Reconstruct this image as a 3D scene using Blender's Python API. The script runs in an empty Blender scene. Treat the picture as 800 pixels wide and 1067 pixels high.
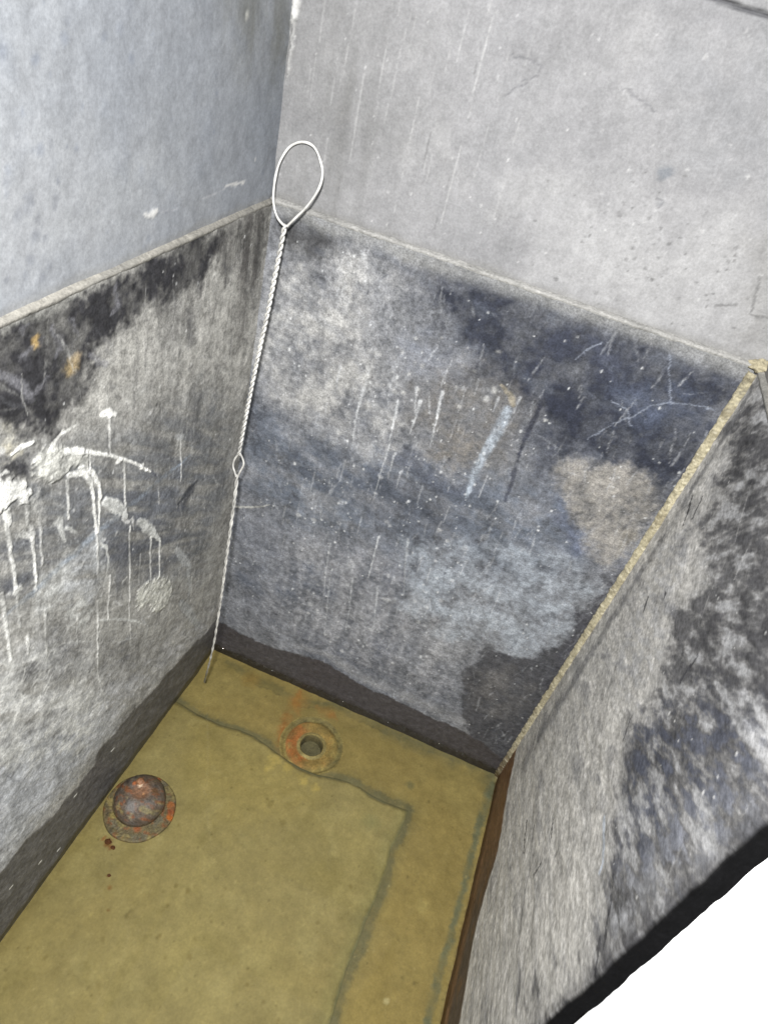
import bpy, math, random
import numpy as np
from mathutils import Vector, Matrix

random.seed(7)
sc = bpy.context.scene
COL = sc.collection

# ------------------------------------------------------------------ camera
PW, PH = 800.0, 1067.0
CX, CY = PW / 2, PH / 2
_D = np.array([164.0 - CX, 1360.0 - CY]); _V = np.array([700.0 - CX, 22.0 - CY])
F = math.sqrt(-float(_D @ _V))
_d = np.array([*_D, F]); _d /= np.linalg.norm(_d)
_y = np.array([*_V, F]); _y /= np.linalg.norm(_y)
_x = np.cross(_y, -_d)
M = np.stack([_x, _y, -_d])                       # world <- image axes (right, down, forward)
_r = M @ np.array([224 - CX, 672 - CY, F])
CAM = -_r / np.linalg.norm(_r)

def ray(p):
    return M @ np.array([p[0] - CX, p[1] - CY, F])

def hit(p, n, d):
    """point of the plane n.p = d seen at photo pixel p"""
    n = np.array(n, float); r = ray(p)
    t = (d - n @ CAM) / (n @ r)
    return CAM + t * r

cam = bpy.data.cameras.new('camera')
cam.sensor_fit = 'VERTICAL'; cam.sensor_height = 36.0; cam.lens = F / PH * 36.0
cam.clip_start = 0.01; cam.clip_end = 100
co = bpy.data.objects.new('camera', cam); COL.objects.link(co)
R3 = Matrix([list(M @ np.array([1, 0, 0])), list(M @ np.array([0, -1, 0])), list(M @ np.array([0, 0, -1]))]).transposed()
co.matrix_world = Matrix.Translation(Vector(CAM.tolist())) @ R3.to_4x4()
sc.camera = co

# ------------------------------------------------------------------ numpy noise
def _hash(ix, iy, seed):
    h = (ix.astype(np.int64) * 374761393 + iy.astype(np.int64) * 668265263 + seed * 1442695041) & 0xFFFFFFFF
    h = ((h ^ (h >> 13)) * 1274126177) & 0xFFFFFFFF
    h = (h ^ (h >> 16)) & 0xFFFFFFFF
    return h

def perlin(x, y, seed):
    x0 = np.floor(x); y0 = np.floor(y); fx = x - x0; fy = y - y0
    u = fx * fx * fx * (fx * (fx * 6 - 15) + 10); v = fy * fy * fy * (fy * (fy * 6 - 15) + 10)
    def g(dx, dy):
        a = _hash(x0 + dx, y0 + dy, seed) * (2 * math.pi / 4294967296.0)
        return np.cos(a) * (fx - dx) + np.sin(a) * (fy - dy)
    n0 = g(0, 0) * (1 - u) + g(1, 0) * u
    n1 = g(0, 1) * (1 - u) + g(1, 1) * u
    return (n0 * (1 - v) + n1 * v) * 1.5

def fbm(P, freq, seed, octv=4, gain=.55, sx=1.0, sy=1.0, rot=0.0):
    c, s = math.cos(rot), math.sin(rot)
    x = (P[:, 0] * c + P[:, 1] * s) * sx; y = (-P[:, 0] * s + P[:, 1] * c) * sy
    o = np.zeros(len(P)); a = 1.0; t = 0.0
    for k in range(octv):
        o += a * perlin(x * freq + 17.3 * k, y * freq - 9.1 * k, seed + k * 31); t += a
        a *= gain; freq *= 2.03
    return o / t * 1.6                             # about -1..1

def crisp(n, k=2.2):
    return np.tanh(k * n)

def sstep(a, b, x):
    t = np.clip((x - a) / (b - a), 0, 1)
    return t * t * (3 - 2 * t)

def lin(rgb):
    c = np.array(rgb, float) / 255.0
    return np.where(c <= .04045, c / 12.92, ((c + .055) / 1.055) ** 2.4)

# ------------------------------------------------------------------ stain painter (wall coordinates in metres)
class Paint:
    def __init__(s, P, plane, uv, base, k=1.0, seed=1):
        s.P = P; s.plane = plane; s.uv = uv; s.k = k; s.seed = seed
        s.C = np.tile(lin(base) * k, (len(P), 1)); s.R = np.full(len(P), .8); s.H = np.zeros(len(P))
        s.n1 = fbm(P, 38, seed + 900, 4); s.n2 = fbm(P, 38, seed + 950, 4)
        s.f1 = fbm(P, 190, seed + 970, 3); s.f2 = fbm(P, 190, seed + 980, 3)
    def w(s, p):
        return s.uv(hit(p, *s.plane))
    def warp(s, big, fine):
        Q = s.P.copy()
        Q[:, 0] += big * s.n1 + fine * s.f1; Q[:, 1] += big * s.n2 + fine * s.f2
        return Q
    def mix(s, m, col, idx=None, rough=None):
        c = lin(col) * (s.k if s.k <= 1.1 else s.k + (1.12 - s.k) * float(np.clip((np.mean(col) - 140) / 45, 0, 1)))
        if idx is None:
            s.C = s.C * (1 - m[:, None]) + c * m[:, None]
            if rough is not None: s.R = s.R * (1 - m) + rough * m
        else:
            s.C[idx] = s.C[idx] * (1 - m[:, None]) + c * m[:, None]
            if rough is not None: s.R[idx] = s.R[idx] * (1 - m) + rough * m
    def mul(s, m):
        s.C *= m[:, None]
    def polymask(s, pts, edge, big=.006, fine=.002, wall=False):
        V = np.array([p if wall else s.w(p) for p in pts], float)
        Q = s.warp(big, fine)
        mg = edge * 2 + .002
        idx = np.where((Q[:, 0] > V[:, 0].min() - mg) & (Q[:, 0] < V[:, 0].max() + mg) &
                       (Q[:, 1] > V[:, 1].min() - mg) & (Q[:, 1] < V[:, 1].max() + mg))[0]
        q = Q[idx]; d = np.full(len(q), 1e9); ins = np.zeros(len(q), bool)
        for i in range(len(V)):
            a = V[i]; b = V[(i + 1) % len(V)]; ab = b - a
            t = np.clip(((q - a) @ ab) / max(ab @ ab, 1e-12), 0, 1)
            d = np.minimum(d, np.linalg.norm(q - a - t[:, None] * ab, axis=1))
            cr = (a[1] > q[:, 1]) != (b[1] > q[:, 1])
            xx = a[0] + (q[:, 1] - a[1]) / (ab[1] if abs(ab[1]) > 1e-12 else 1e-12) * ab[0]
            ins ^= cr & (q[:, 0] < xx)
        sd = np.where(ins, d, -d)
        return idx, sstep(-edge, edge, sd)
    def poly(s, pts, col, al=1.0, edge=.006, big=.008, fine=.003, tex=None, rough=None, h=0):
        idx, m = s.polymask(pts, edge, big, fine)
        if tex is not None: m = m * np.clip(tex[idx], 0, 1)
        s.mix(m * al, col, idx, rough)
        if h: s.H[idx] += h * m
    def stroke(s, pts, wd, col, al=1.0, edge=.5, big=.0, fine=.0006, rough=None, h=0, tex=None, wall=False):
        V = np.array([p if wall else s.w(p) for p in pts], float)
        Q = s.warp(big, fine)
        ws = np.interp(np.linspace(0, 1, len(V)), np.linspace(0, 1, len(np.atleast_1d(wd))), np.atleast_1d(wd))
        mg = ws.max() * 1.6 + .002
        idx = np.where((Q[:, 0] > V[:, 0].min() - mg) & (Q[:, 0] < V[:, 0].max() + mg) &
                       (Q[:, 1] > V[:, 1].min() - mg) & (Q[:, 1] < V[:, 1].max() + mg))[0]
        if len(idx) == 0: return
        q = Q[idx]; m = np.zeros(len(q))
        for i in range(len(V) - 1):
            a = V[i]; ab = V[i + 1] - a
            t = np.clip(((q - a) @ ab) / max(ab @ ab, 1e-12), 0, 1)
            d = np.linalg.norm(q - a - t[:, None] * ab, axis=1)
            w_ = ws[i] + (ws[i + 1] - ws[i]) * t
            m = np.maximum(m, 1 - sstep(w_ * (1 - edge), w_ * (1 + edge), d))
        if tex is not None: m = m * np.clip(tex[idx], 0, 1)
        s.mix(m * al, col, idx, rough)
        if h: s.H[idx] += h * m
    def blob(s, p, r, col, al=1.0, edge=.5, big=.003, fine=.002, h=0, wall=False, sy=1.0, tex=None, rough=None):
        c = np.array(p if wall else s.w(p)); Q = s.warp(big, fine)
        rr = r * max(1, sy) * 1.7 + .004
        idx = np.where((abs(Q[:, 0] - c[0]) < rr) & (abs(Q[:, 1] - c[1]) < rr))[0]
        if len(idx) == 0: return
        q = Q[idx] - c; q[:, 1] /= sy
        m = 1 - sstep(r * (1 - edge), r * (1 + edge), np.linalg.norm(q, axis=1))
        if tex is not None: m = m * np.clip(tex[idx], 0, 1)
        s.mix(m * al, col, idx, rough)
        if h: s.H[idx] += h * m
    def scratches(s, n, rect, rng, col, ln, wd, al, ang, spread, dens=None):
        """n fine straight-ish strokes in the wall rectangle, around the angle ang"""
        for _ in range(n):
            c = np.array([rng.uniform(rect[0], rect[1]), rng.uniform(rect[2], rect[3])])
            if dens is not None and rng.random() > dens(c): continue
            a = ang + rng.normal() * spread; l = rng.uniform(*ln) * .5; d = np.array([math.cos(a), math.sin(a)]) * l
            bend = np.array([-d[1], d[0]]) * rng.uniform(-.15, .15); w_ = rng.uniform(*wd)
            s.stroke([c - d, c + bend, c + d], [w_ * .4, w_, w_ * .3], col, rng.uniform(*al), .7, .0006, .0007, wall=True, tex=.7 + .9 * s.f1)
    def specks(s, n, rect, rng, col, rmin=.0005, rmax=.0014, al=.9, h=.0002, dens=None):
        """n round specks in the wall rectangle (a0, a1, b0, b1)"""
        k = 0; tries = 0
        while k < n and tries < n * 12:
            tries += 1
            c = np.array([rng.uniform(rect[0], rect[1]), rng.uniform(rect[2], rect[3])])
            if dens is not None and rng.random() > dens(c): continue
            r = rmin + (rmax - rmin) * rng.random() ** 2.5
            idx = np.where((abs(s.P[:, 0] - c[0]) < r * 2.2) & (abs(s.P[:, 1] - c[1]) < r * 2.2))[0]
            k += 1
            if len(idx) == 0: continue
            q = s.P[idx] - c
            m = 1 - sstep(r * .5, r * 1.5, np.linalg.norm(q * np.array([1, rng.uniform(.6, 1)]), axis=1))
            s.mix(m * al * rng.uniform(.4, 1), col, idx)
            s.H[idx] += h * m

# ------------------------------------------------------------------ mesh helpers
def link(o, parent=None):
    COL.objects.link(o)
    if parent is not None:
        o.parent = parent
        bpy.context.view_layer.update() if False else None
    return o

def mesh_obj(name, verts, faces, mat, parent=None, colors=None, rough=None, smooth=True):
    me = bpy.data.meshes.new(name)
    verts = np.asarray(verts, np.float32)
    if isinstance(faces, np.ndarray) and faces.ndim == 2:
        nf, k = faces.shape
        me.vertices.add(len(verts)); me.vertices.foreach_set('co', verts.ravel())
        me.loops.add(nf * k); me.loops.foreach_set('vertex_index', faces.ravel().astype(np.int32))
        me.polygons.add(nf); me.polygons.foreach_set('loop_start', np.arange(0, nf * k, k, dtype=np.int32))
        me.update(calc_edges=True); me.validate()
    else:
        me.from_pydata([tuple(map(float, v)) for v in verts], [], [list(map(int, f)) for f in faces]); me.update()
    me.polygons.foreach_set('use_smooth', np.full(len(me.polygons), smooth, bool))
    if colors is not None:
        a = me.attributes.new('stain', 'FLOAT_COLOR', 'POINT')
        c4 = np.ones((len(verts), 4), np.float32); c4[:, :3] = np.clip(colors, 0.002, 1); a.data.foreach_set('color', c4.ravel())
        b = me.attributes.new('rough', 'FLOAT', 'POINT')
        rr = np.full(len(verts), .8, np.float32) if rough is None else np.asarray(rough, np.float32)
        b.data.foreach_set('value', rr)
    me.materials.append(mat)
    return link(bpy.data.objects.new(name, me), parent)

def grid_faces(nu, nv, flip=False):
    i = np.arange(nu - 1)[:, None] * nv + np.arange(nv - 1)[None, :]
    i = i.ravel()
    f = np.stack([i, i + nv, i + nv + 1, i + 1], 1)
    return f[:, ::-1] if flip else f

def axis(a, b, st, tail=None, tst=.02):
    v = np.arange(a, b + st * .5, st)
    if tail is not None and tail > b: v = np.concatenate([v, np.arange(v[-1] + tst, tail, tst)])
    return v

def slab(name, us, vs, pos, nrm, thick, paintfn, mat, parent=None, flip=False, disp=True, keep=None):
    """a thick sheet: the front is a fine grid pos(P) + height * nrm, the back is flat; paintfn(P) -> Paint"""
    U, V = np.meshgrid(us, vs, indexing='ij'); P = np.stack([U.ravel(), V.ravel()], 1)
    pt = paintfn(P)
    X = pos(P) + np.asarray(nrm)[None, :] * pt.H[:, None]
    nu, nv = len(us), len(vs)
    f = grid_faces(nu, nv, flip)
    if keep is not None:
        cen = P[f].mean(1); f = f[keep(cen)]
    # rim + back
    loop = [i * nv for i in range(nu)] + [(nu - 1) * nv + j for j in range(1, nv)] + \
           [i * nv + nv - 1 for i in range(nu - 2, -1, -1)] + [j for j in range(nv - 2, 0, -1)]
    loop = np.array(loop); n0 = len(X)
    B = pos(P[loop]) - np.asarray(nrm)[None, :] * thick
    k = len(loop); a = np.arange(k); b = (a + 1) % k
    side = np.stack([loop[a], n0 + a, n0 + b, loop[b]], 1)
    if flip: side = side[:, ::-1]
    # back: strips between opposite borders
    c4 = np.array([[n0, n0 + nu - 1 + nv - 1 + nu - 1, n0 + nu - 1 + nv - 1, n0 + nu - 1]])
    if flip: c4 = c4[:, ::-1]
    X = np.concatenate([X, B]); f = np.concatenate([f, side, c4])
    Cc = np.concatenate([pt.C, pt.C[loop]]); Rr = np.concatenate([pt.R, pt.R[loop]])
    return mesh_obj(name, X, f, mat, parent, Cc, Rr)

def lathe(profile, n=72, wob=0, seed=0):
    v = []; f = []
    m = len(profile)
    for i in range(n):
        a = 2 * math.pi * i / n
        for r, z in profile:
            rr = r * (1 + wob * math.sin(a * 3 + seed) * .5 + wob * math.sin(a * 7 + seed * 2) * .5)
            v.append((rr * math.cos(a), rr * math.sin(a), z))
    for i in range(n):
        for j in range(m - 1):
            a = i * m + j; b = ((i + 1) % n) * m + j
            f.append((a, b, b + 1, a + 1))
    return np.array(v), np.array(f)

def sweep(pts, rad, n=10, closed=False):
    pts = np.asarray(pts, float); N = len(pts); rad = np.broadcast_to(np.asarray(rad, float), (N,))
    T = np.gradient(pts, axis=0)
    if closed: T = np.roll(pts, -1, 0) - np.roll(pts, 1, 0)
    T /= np.linalg.norm(T, axis=1)[:, None]
    nv = np.cross(T[0], [0.3, 1, .2]); nv /= np.linalg.norm(nv)
    v = []; f = []
    for i in range(N):
        nv = nv - T[i] * (nv @ T[i]); nv /= np.linalg.norm(nv); bv = np.cross(T[i], nv)
        for k in range(n):
            a = 2 * math.pi * k / n
            v.append(pts[i] + rad[i] * (math.cos(a) * nv + math.sin(a) * bv))
    for i in range(N if closed else N - 1):
        for k in range(n):
            i2 = (i + 1) % N; k2 = (k + 1) % n
            f.append((i * n + k, i * n + k2, i2 * n + k2, i2 * n + k))
    if not closed:
        f.append(tuple(range(n))[::-1]); f.append(tuple((N - 1) * n + k for k in range(n)))
    return v, f

def catmull(pts, per=10, closed=False):
    p = [np.asarray(q, float) for q in pts]; n = len(p); out = []
    for i in range(n if closed else n - 1):
        g = (lambda k: p[k % n]) if closed else (lambda k: p[min(max(k, 0), n - 1)])
        a, b, c, d = g(i - 1), g(i), g(i + 1), g(i + 2)
        for t in np.arange(per) / per:
            out.append(.5 * (2 * b + (c - a) * t + (2 * a - 5 * b + 4 * c - d) * t * t + (3 * b - a - 3 * c + d) * t ** 3))
    if not closed: out.append(p[-1])
    return np.array(out)

def tag(o, label=None, cat=None, group=None, kind=None):
    if label: o['label'] = label
    if cat: o['category'] = cat
    if group: o['group'] = group
    if kind: o['kind'] = kind
    return o

def empty(name, loc=(0, 0, 0)):
    e = bpy.data.objects.new(name, None); e.empty_display_size = .05; e.location = loc
    COL.objects.link(e); return e

# ------------------------------------------------------------------ materials
def N(nt, t, **kw):
    n = nt.nodes.new(t)
    for k, v in kw.items(): setattr(n, k, v)
    return n

def stained(name, s1=420, c1=.35, s2=95, c2=.25, bump=.35, bdist=.0012, pit=0, spec=.35, stretch=(1, 1, 1), rmul=1.0):
    """painted stain attribute broken up by two octaves of procedural grain, with matching bump"""
    m = bpy.data.materials.new(name); m.use_nodes = True; nt = m.node_tree; L = nt.links
    b = nt.nodes['Principled BSDF']
    tc = N(nt, 'ShaderNodeTexCoord'); mp = N(nt, 'ShaderNodeMapping'); mp.inputs['Scale'].default_value = stretch
    L.new(tc.outputs['Object'], mp.inputs['Vector'])
    at = N(nt, 'ShaderNodeAttribute', attribute_name='stain'); ar = N(nt, 'ShaderNodeAttribute', attribute_name='rough')
    def noise(sc_, det, rg):
        n = N(nt, 'ShaderNodeTexNoise'); n.inputs['Scale'].default_value = sc_; n.inputs['Detail'].default_value = det
        n.inputs['Roughness'].default_value = rg; L.new(mp.outputs['Vector'], n.inputs['Vector']); return n
    n1 = noise(s1, 3, .65); n2 = noise(s2, 5, .65)
    def rng(src, amp):
        r = N(nt, 'ShaderNodeMapRange'); r.inputs['From Min'].default_value = .25; r.inputs['From Max'].default_value = .75
        r.inputs['To Min'].default_value = 1 - amp; r.inputs['To Max'].default_value = 1 + amp
        L.new(src.outputs['Fac'], r.inputs['Value']); return r
    r1 = rng(n1, c1); r2 = rng(n2, c2)
    mu = N(nt, 'ShaderNodeMath', operation='MULTIPLY'); L.new(r1.outputs[0], mu.inputs[0]); L.new(r2.outputs[0], mu.inputs[1])
    vm = N(nt, 'ShaderNodeVectorMath', operation='SCALE'); L.new(at.outputs['Color'], vm.inputs[0]); L.new(mu.outputs[0], vm.inputs['Scale'])
    L.new(vm.outputs[0], b.inputs['Base Color'])
    rm = N(nt, 'ShaderNodeMath', operation='MULTIPLY'); rm.inputs[1].default_value = rmul
    L.new(ar.outputs['Fac'], rm.inputs[0]); L.new(rm.outputs[0], b.inputs['Roughness'])
    b.inputs['Specular IOR Level'].default_value = spec
    ad = N(nt, 'ShaderNodeMath', operation='MULTIPLY_ADD'); ad.inputs[1].default_value = .6
    L.new(n2.outputs['Fac'], ad.inputs[0]); L.new(n1.outputs['Fac'], ad.inputs[2])
    bp = N(nt, 'ShaderNodeBump'); bp.inputs['Strength'].default_value = bump; bp.inputs['Distance'].default_value = bdist
    L.new(ad.outputs[0], bp.inputs['Height']); L.new(bp.outputs['Normal'], b.inputs['Normal'])
    return m

M_WALL = stained('weathered_concrete', 620, .44, 170, .32, .26, .0010, spec=.2)
M_UPPER = stained('grey_plaster', 520, .17, 90, .10, .12, .0008, spec=.2)
M_ROUGH = stained('lumpy_concrete', 520, .30, 130, .30, .14, .0008, spec=.08, stretch=(1, .34, .6))
M_FLOOR = stained('silt_covered_floor', 420, .14, 46, .16, .12, .0010, spec=.1)
M_TRIM = stained('cement_trim', 480, .30, 150, .22, .6, .0012)
M_IRON = stained('rusted_iron', 520, .45, 150, .4, .8, .0014, spec=.5, rmul=1.0)
M_RUST = stained('rust', 420, .35, 120, .3, .6, .0012, spec=.2)

def metal_wire():
    m = bpy.data.materials.new('galvanised_wire'); m.use_nodes = True; nt = m.node_tree; L = nt.links
    b = nt.nodes['Principled BSDF']
    tc = N(nt, 'ShaderNodeTexCoord'); sx = N(nt, 'ShaderNodeSeparateXYZ'); L.new(tc.outputs['Object'], sx.inputs[0])
    ns = N(nt, 'ShaderNodeTexNoise'); ns.inputs['Scale'].default_value = 120; L.new(tc.outputs['Object'], ns.inputs['Vector'])
    ad = N(nt, 'ShaderNodeMath', operation='MULTIPLY_ADD'); ad.inputs[1].default_value = .05
    L.new(ns.outputs['Fac'], ad.inputs[0]); L.new(sx.outputs['Z'], ad.inputs[2])
    rp = N(nt, 'ShaderNodeValToRGB'); rp.color_ramp.elements[0].position = .030; rp.color_ramp.elements[0].color = (.16, .145, .11, 1)
    rp.color_ramp.elements[1].position = .085; rp.color_ramp.elements[1].color = (.74, .73, .70, 1)
    L.new(ad.outputs[0], rp.inputs[0])
    mx = N(nt, 'ShaderNodeMapRange'); mx.inputs['From Min'].default_value = .3; mx.inputs['From Max'].default_value = .7
    mx.inputs['To Min'].default_value = .55; mx.inputs['To Max'].default_value = 1.1
    L.new(ns.outputs['Fac'], mx.inputs['Value'])
    vm = N(nt, 'ShaderNodeVectorMath', operation='SCALE'); L.new(rp.outputs[0], vm.inputs[0]); L.new(mx.outputs[0], vm.inputs['Scale'])
    L.new(vm.outputs[0], b.inputs['Base Color'])
    b.inputs['Metallic'].default_value = .25; b.inputs['Roughness'].default_value = .42
    return m
M_WIRE = metal_wire()

def water_mat():
    m = bpy.data.materials.new('shallow_water'); m.use_nodes = True; nt = m.node_tree; L = nt.links
    nt.nodes.remove(nt.nodes['Principled BSDF'])
    out = nt.nodes['Material Output']
    tr = N(nt, 'ShaderNodeBsdfTransparent'); tr.inputs[0].default_value = (.93, .92, .84, 1)
    gl = N(nt, 'ShaderNodeBsdfGlossy'); gl.inputs['Roughness'].default_value = .03
    fr = N(nt, 'ShaderNodeFresnel'); fr.inputs['IOR'].default_value = 1.33
    tc = N(nt, 'ShaderNodeTexCoord'); ns = N(nt, 'ShaderNodeTexNoise'); ns.inputs['Scale'].default_value = 14; ns.inputs['Detail'].default_value = 1
    L.new(tc.outputs['Object'], ns.inputs['Vector'])
    bp = N(nt, 'ShaderNodeBump'); bp.inputs['Strength'].default_value = .04; bp.inputs['Distance'].default_value = .002
    L.new(ns.outputs['Fac'], bp.inputs['Height']); L.new(bp.outputs[0], gl.inputs['Normal']); L.new(bp.outputs[0], fr.inputs['Normal'])
    mx = N(nt, 'ShaderNodeMixShader'); L.new(fr.outputs[0], mx.inputs[0]); L.new(tr.outputs[0], mx.inputs[1]); L.new(gl.outputs[0], mx.inputs[2])
    L.new(mx.outputs[0], out.inputs['Surface'])
    return m
M_WATER = water_mat()

# ------------------------------------------------------------------ dimensions (metres)
W = .4276            # inner width of the basin
ZL = .611            # height of the ledge above the water
LEAN = .029          # the left wall leans in a little
LEDB = .004
LED = .0032           # depth of the ledge
ZF = -.012           # floor of the channel (water level is 0)
ZS = -.0085           # top of the raised slab
KB = .50             # picture value -> surface albedo
YE = -.3525           # near end of the right wall
KL = 1.02             # the same for the basin's walls
KF = 1.02            # and its floor

# planes for reading positions off the photograph
PB = ((0, 1, 0), 0.0);            uvB = lambda p: (p[0], p[2])
PL = ((1, 0, -LEAN), 0.0);        uvL = lambda p: (-p[1], p[2])
PR = ((1, 0, 0), W);              uvR = lambda p: (-p[1], p[2])
PUB = ((0, 1, 0), LEDB);           uvUB = uvB
PUL = ((1, 0, 0), LEAN * ZL - LED); uvUL = uvL
PF = ((0, 0, 1), ZF);             uvF = lambda p: (p[0], -p[1])
PS = ((0, 0, 1), ZS)

# ------------------------------------------------------------------ basin
basin = empty('concrete_basin')
tag(basin, 'deep weathered dark concrete basin with splash-stained sides and an olive floor under water', 'basin')

def sc3(pts, s, ox, oy): return [(x / s + ox, y / s + oy) for x, y in pts]
c3 = lambda *pts: sc3(pts, 2.6667, 0, 250)         # coordinates read in enlarged crops of the photograph
c4 = lambda *pts: sc3(pts, 2.063, 0, 550)
c5 = lambda *pts: sc3(pts, 2.2222, 200, 350)
c6 = lambda *pts: sc3(pts, 2.0, 80, 640)
c7 = lambda *pts: sc3(pts, 2.5, 480, 350)
c8 = lambda *pts: sc3(pts, 2.105, 420, 700)
c2 = lambda *pts: sc3(pts, 2.0, 400, 0)
c9 = lambda *pts: sc3(pts, 3.3333, 0, 420)
c1 = lambda *pts: sc3(pts, 2.0, 0, 0)

def paint_back(P):
    rng = np.random.default_rng(3)
    p = Paint(P, PB, uvB, (112, 114, 119), KL, 11)
    big = fbm(P, 7, 21, 4); mid = fbm(P, 26, 22, 4); fin = fbm(P, 110, 23, 3); gr = fbm(P, 240, 24, 3)
    vert = fbm(P, 60, 25, 3, sy=.16); hor = fbm(P, 22, 26, 4, sy=2.2, rot=-.25)
    p.mix(sstep(.0, .7, big) * .5, (86, 90, 100)); p.mix(sstep(.0, .8, -big) * .35, (138, 138, 138))
    # pale upper-left field
    p.poly([(300, 250), (400, 268), (440, 330), (452, 400), (430, 470), (370, 465), (300, 430), (268, 380), (278, 300)], (142, 141, 138), .7, .035, .020, .006, tex=.65 + .7 * mid + .3 * fin)
    # navy upper-right field
    p.poly([(455, 262), (600, 312), (792, 386), (735, 490), (690, 560), (668, 505), (610, 480), (570, 476), (552, 430), (505, 400), (470, 360), (430, 310)], (30, 33, 43), .95, .026, .020, .006, tex=.92 + .5 * mid + .25 * fin)
    p.poly([(300, 222), (400, 255), (460, 275), (440, 300), (380, 270), (320, 262), (296, 290)], (66, 66, 68), .75, .012, .012, .004, tex=.7 + .6 * mid)
    p.poly([(640, 400), (720, 410), (735, 440), (700, 450), (650, 440)], (88, 96, 114), .4, .02, .014, .004, tex=.6 + .7 * mid)
    p.poly([(560, 330), (640, 345), (660, 385), (600, 400), (560, 380)], (82, 86, 98), .35, .02, .014, .004, tex=.6 + .7 * mid)
    # blue-grey middle band
    p.poly([(262, 430), (360, 470), (470, 490), (560, 500), (610, 560), (560, 600), (420, 570), (300, 540), (250, 500)], (76, 83, 94), .75, .03, .018, .005, tex=.7 + .9 * hor + .3 * fin)
    p.poly([(245, 590), (330, 585), (350, 620), (290, 625), (245, 612)], (78, 84, 96), .6, .012, .01, .004, tex=.7 + .7 * hor)
    p.poly([(370, 520), (430, 500), (480, 530), (470, 560), (390, 560)], (84, 86, 92), .5, .02, .014, .004)
    p.poly([(296, 215), (345, 228), (352, 262), (320, 272), (296, 258)], (44, 44, 45), .75, .010, .010, .005, tex=.8 + .8 * mid + .3 * fin)
    p.poly([(385, 310), (450, 330), (470, 400), (440, 440), (400, 380), (380, 345)], (66, 72, 86), .55, .02, .014, .005, tex=.6 + .9 * mid + .4 * fin)
    p.poly([(540, 340), (610, 330), (640, 390), (610, 450), (560, 420)], (36, 39, 50), .6, .02, .016, .005, tex=.7 + .9 * mid)
    p.poly([(560, 440), (590, 470), (560, 520), (530, 510)], (40, 43, 52), .6, .014, .012, .004, tex=.7 + .8 * mid)
    p.poly([(270, 470), (340, 460), (420, 500), (520, 520), (520, 545), (400, 535), (300, 500)], (56, 60, 68), .6, .012, .014, .006, tex=.55 + 1.2 * hor + .4 * fin)
    p.mix(sstep(.1, .65, hor) * sstep(.2, .3, P[:, 1]) * .0 + sstep(.15, .7, hor) * .35, (70, 74, 82))
    # brown speckled patch and its dark outline
    p.poly([(430, 400), (480, 385), (540, 400), (556, 440), (545, 478), (500, 492), (450, 476), (425, 440)], (76, 73, 69), .75, .018, .018, .006, tex=.75 + .4 * fin + .5 * mid)
    p.poly(c5((440, 270), (500, 250), (560, 310), (640, 350), (600, 380), (520, 330)), (66, 70, 80), .7, .008, .01, .004)
    p.poly(c5((545, 265), (600, 235), (660, 240), (670, 300), (620, 320), (560, 300)), (112, 107, 100), .5, .014, .012, .004, tex=.7 + .7 * fin)
    # tan patch
    tan = c7((262, 328), (340, 335), (420, 338), (468, 360), (500, 400), (510, 450), (470, 500), (440, 530), (432, 575), (385, 604), (345, 570), (320, 520), (280, 450), (252, 405))
    p.poly(tan, (128, 124, 117), .74, .010, .009, .005, tex=.9 + .3 * fin + .15 * mid)
    p.poly(c7((410, 500), (470, 510), (440, 560), (410, 560)), (96, 92, 84), .6, .006, .006, .003)
    p.poly(c7((250, 430), (330, 560), (300, 570), (250, 480)), (70, 78, 98), .55, .008, .006, .003)
    # pale blue lower-right scumble with a ragged lower edge
    p.poly([(420, 560), (520, 565), (600, 580), (626, 606), (610, 635), (592, 662), (574, 672), (552, 686), (530, 680), (508, 670), (470, 668), (420, 640)], (132, 138, 145), .7, .010, .010, .004, tex=.65 + .8 * mid + .3 * fin)
    # dark damp field bottom right
    p.poly([(508, 672), (530, 682), (552, 688), (574, 674), (594, 664), (614, 638), (630, 606), (668, 596), (680, 590), (540, 790), (520, 800), (490, 770), (478, 735), (486, 700)], (56, 56, 59), .9, .006, .010, .004, tex=.95 + .3 * mid)
    p.poly([(480, 700), (530, 695), (560, 720), (530, 752), (490, 745)], (104, 102, 100), .5, .014, .012, .004, tex=.5 + .8 * mid)
    p.poly([(648, 590), (690, 555), (720, 500), (700, 555), (640, 650), (600, 690), (560, 740), (600, 650)], (58, 58, 64), .6, .010, .010, .004)
    # pale scumble low middle
    p.poly([(300, 560), (400, 580), (470, 660), (470, 730), (400, 705), (320, 670), (280, 640)], (140, 140, 142), .45, .02, .016, .004, tex=.4 + 1.0 * vert + .5 * fin)
    # small drips
    for a, b, w_, al in [((398, 120), (372, 235), .0016, .7), ((478, 150), (455, 265), .0015, .7), ((528, 150), (505, 225), .0016, .6), ((580, 130), (552, 250), .0016, .6),
                         ((452, 270), (420, 380), .0010, .4), ((432, 465), (408, 560), .0011, .7), ((470, 270), (452, 330), .0010, .4), ((320, 480), (305, 600), .0012, .35),
                         ((372, 560), (356, 680), .0013, .4), ((500, 470), (490, 600), .0012, .35), ((520, 120), (516, 180), .0012, .5), ((430, 580), (420, 680), .0014, .4), ((320, 560), (306, 690), .0010, .35)]:
        p.stroke(c5(a, ((a[0] + b[0]) / 2 + rng.uniform(-3, 3), (a[1] + b[1]) / 2), b), [w_, w_ * .6, w_ * .4], (176, 178, 180), al, .6, .0006, .0006, h=.0002)
    for k in range(46):
        a = (rng.uniform(270, 560), rng.uniform(380, 650)); q = np.array(p.w(a)); ln = rng.uniform(.006, .035)
        p.stroke([q, q - (rng.uniform(-.001, .001), ln)], [rng.uniform(.0006, .0014), .0003], (165, 167, 170), rng.uniform(.15, .5), .7, .0005, .0005, wall=True)
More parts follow.
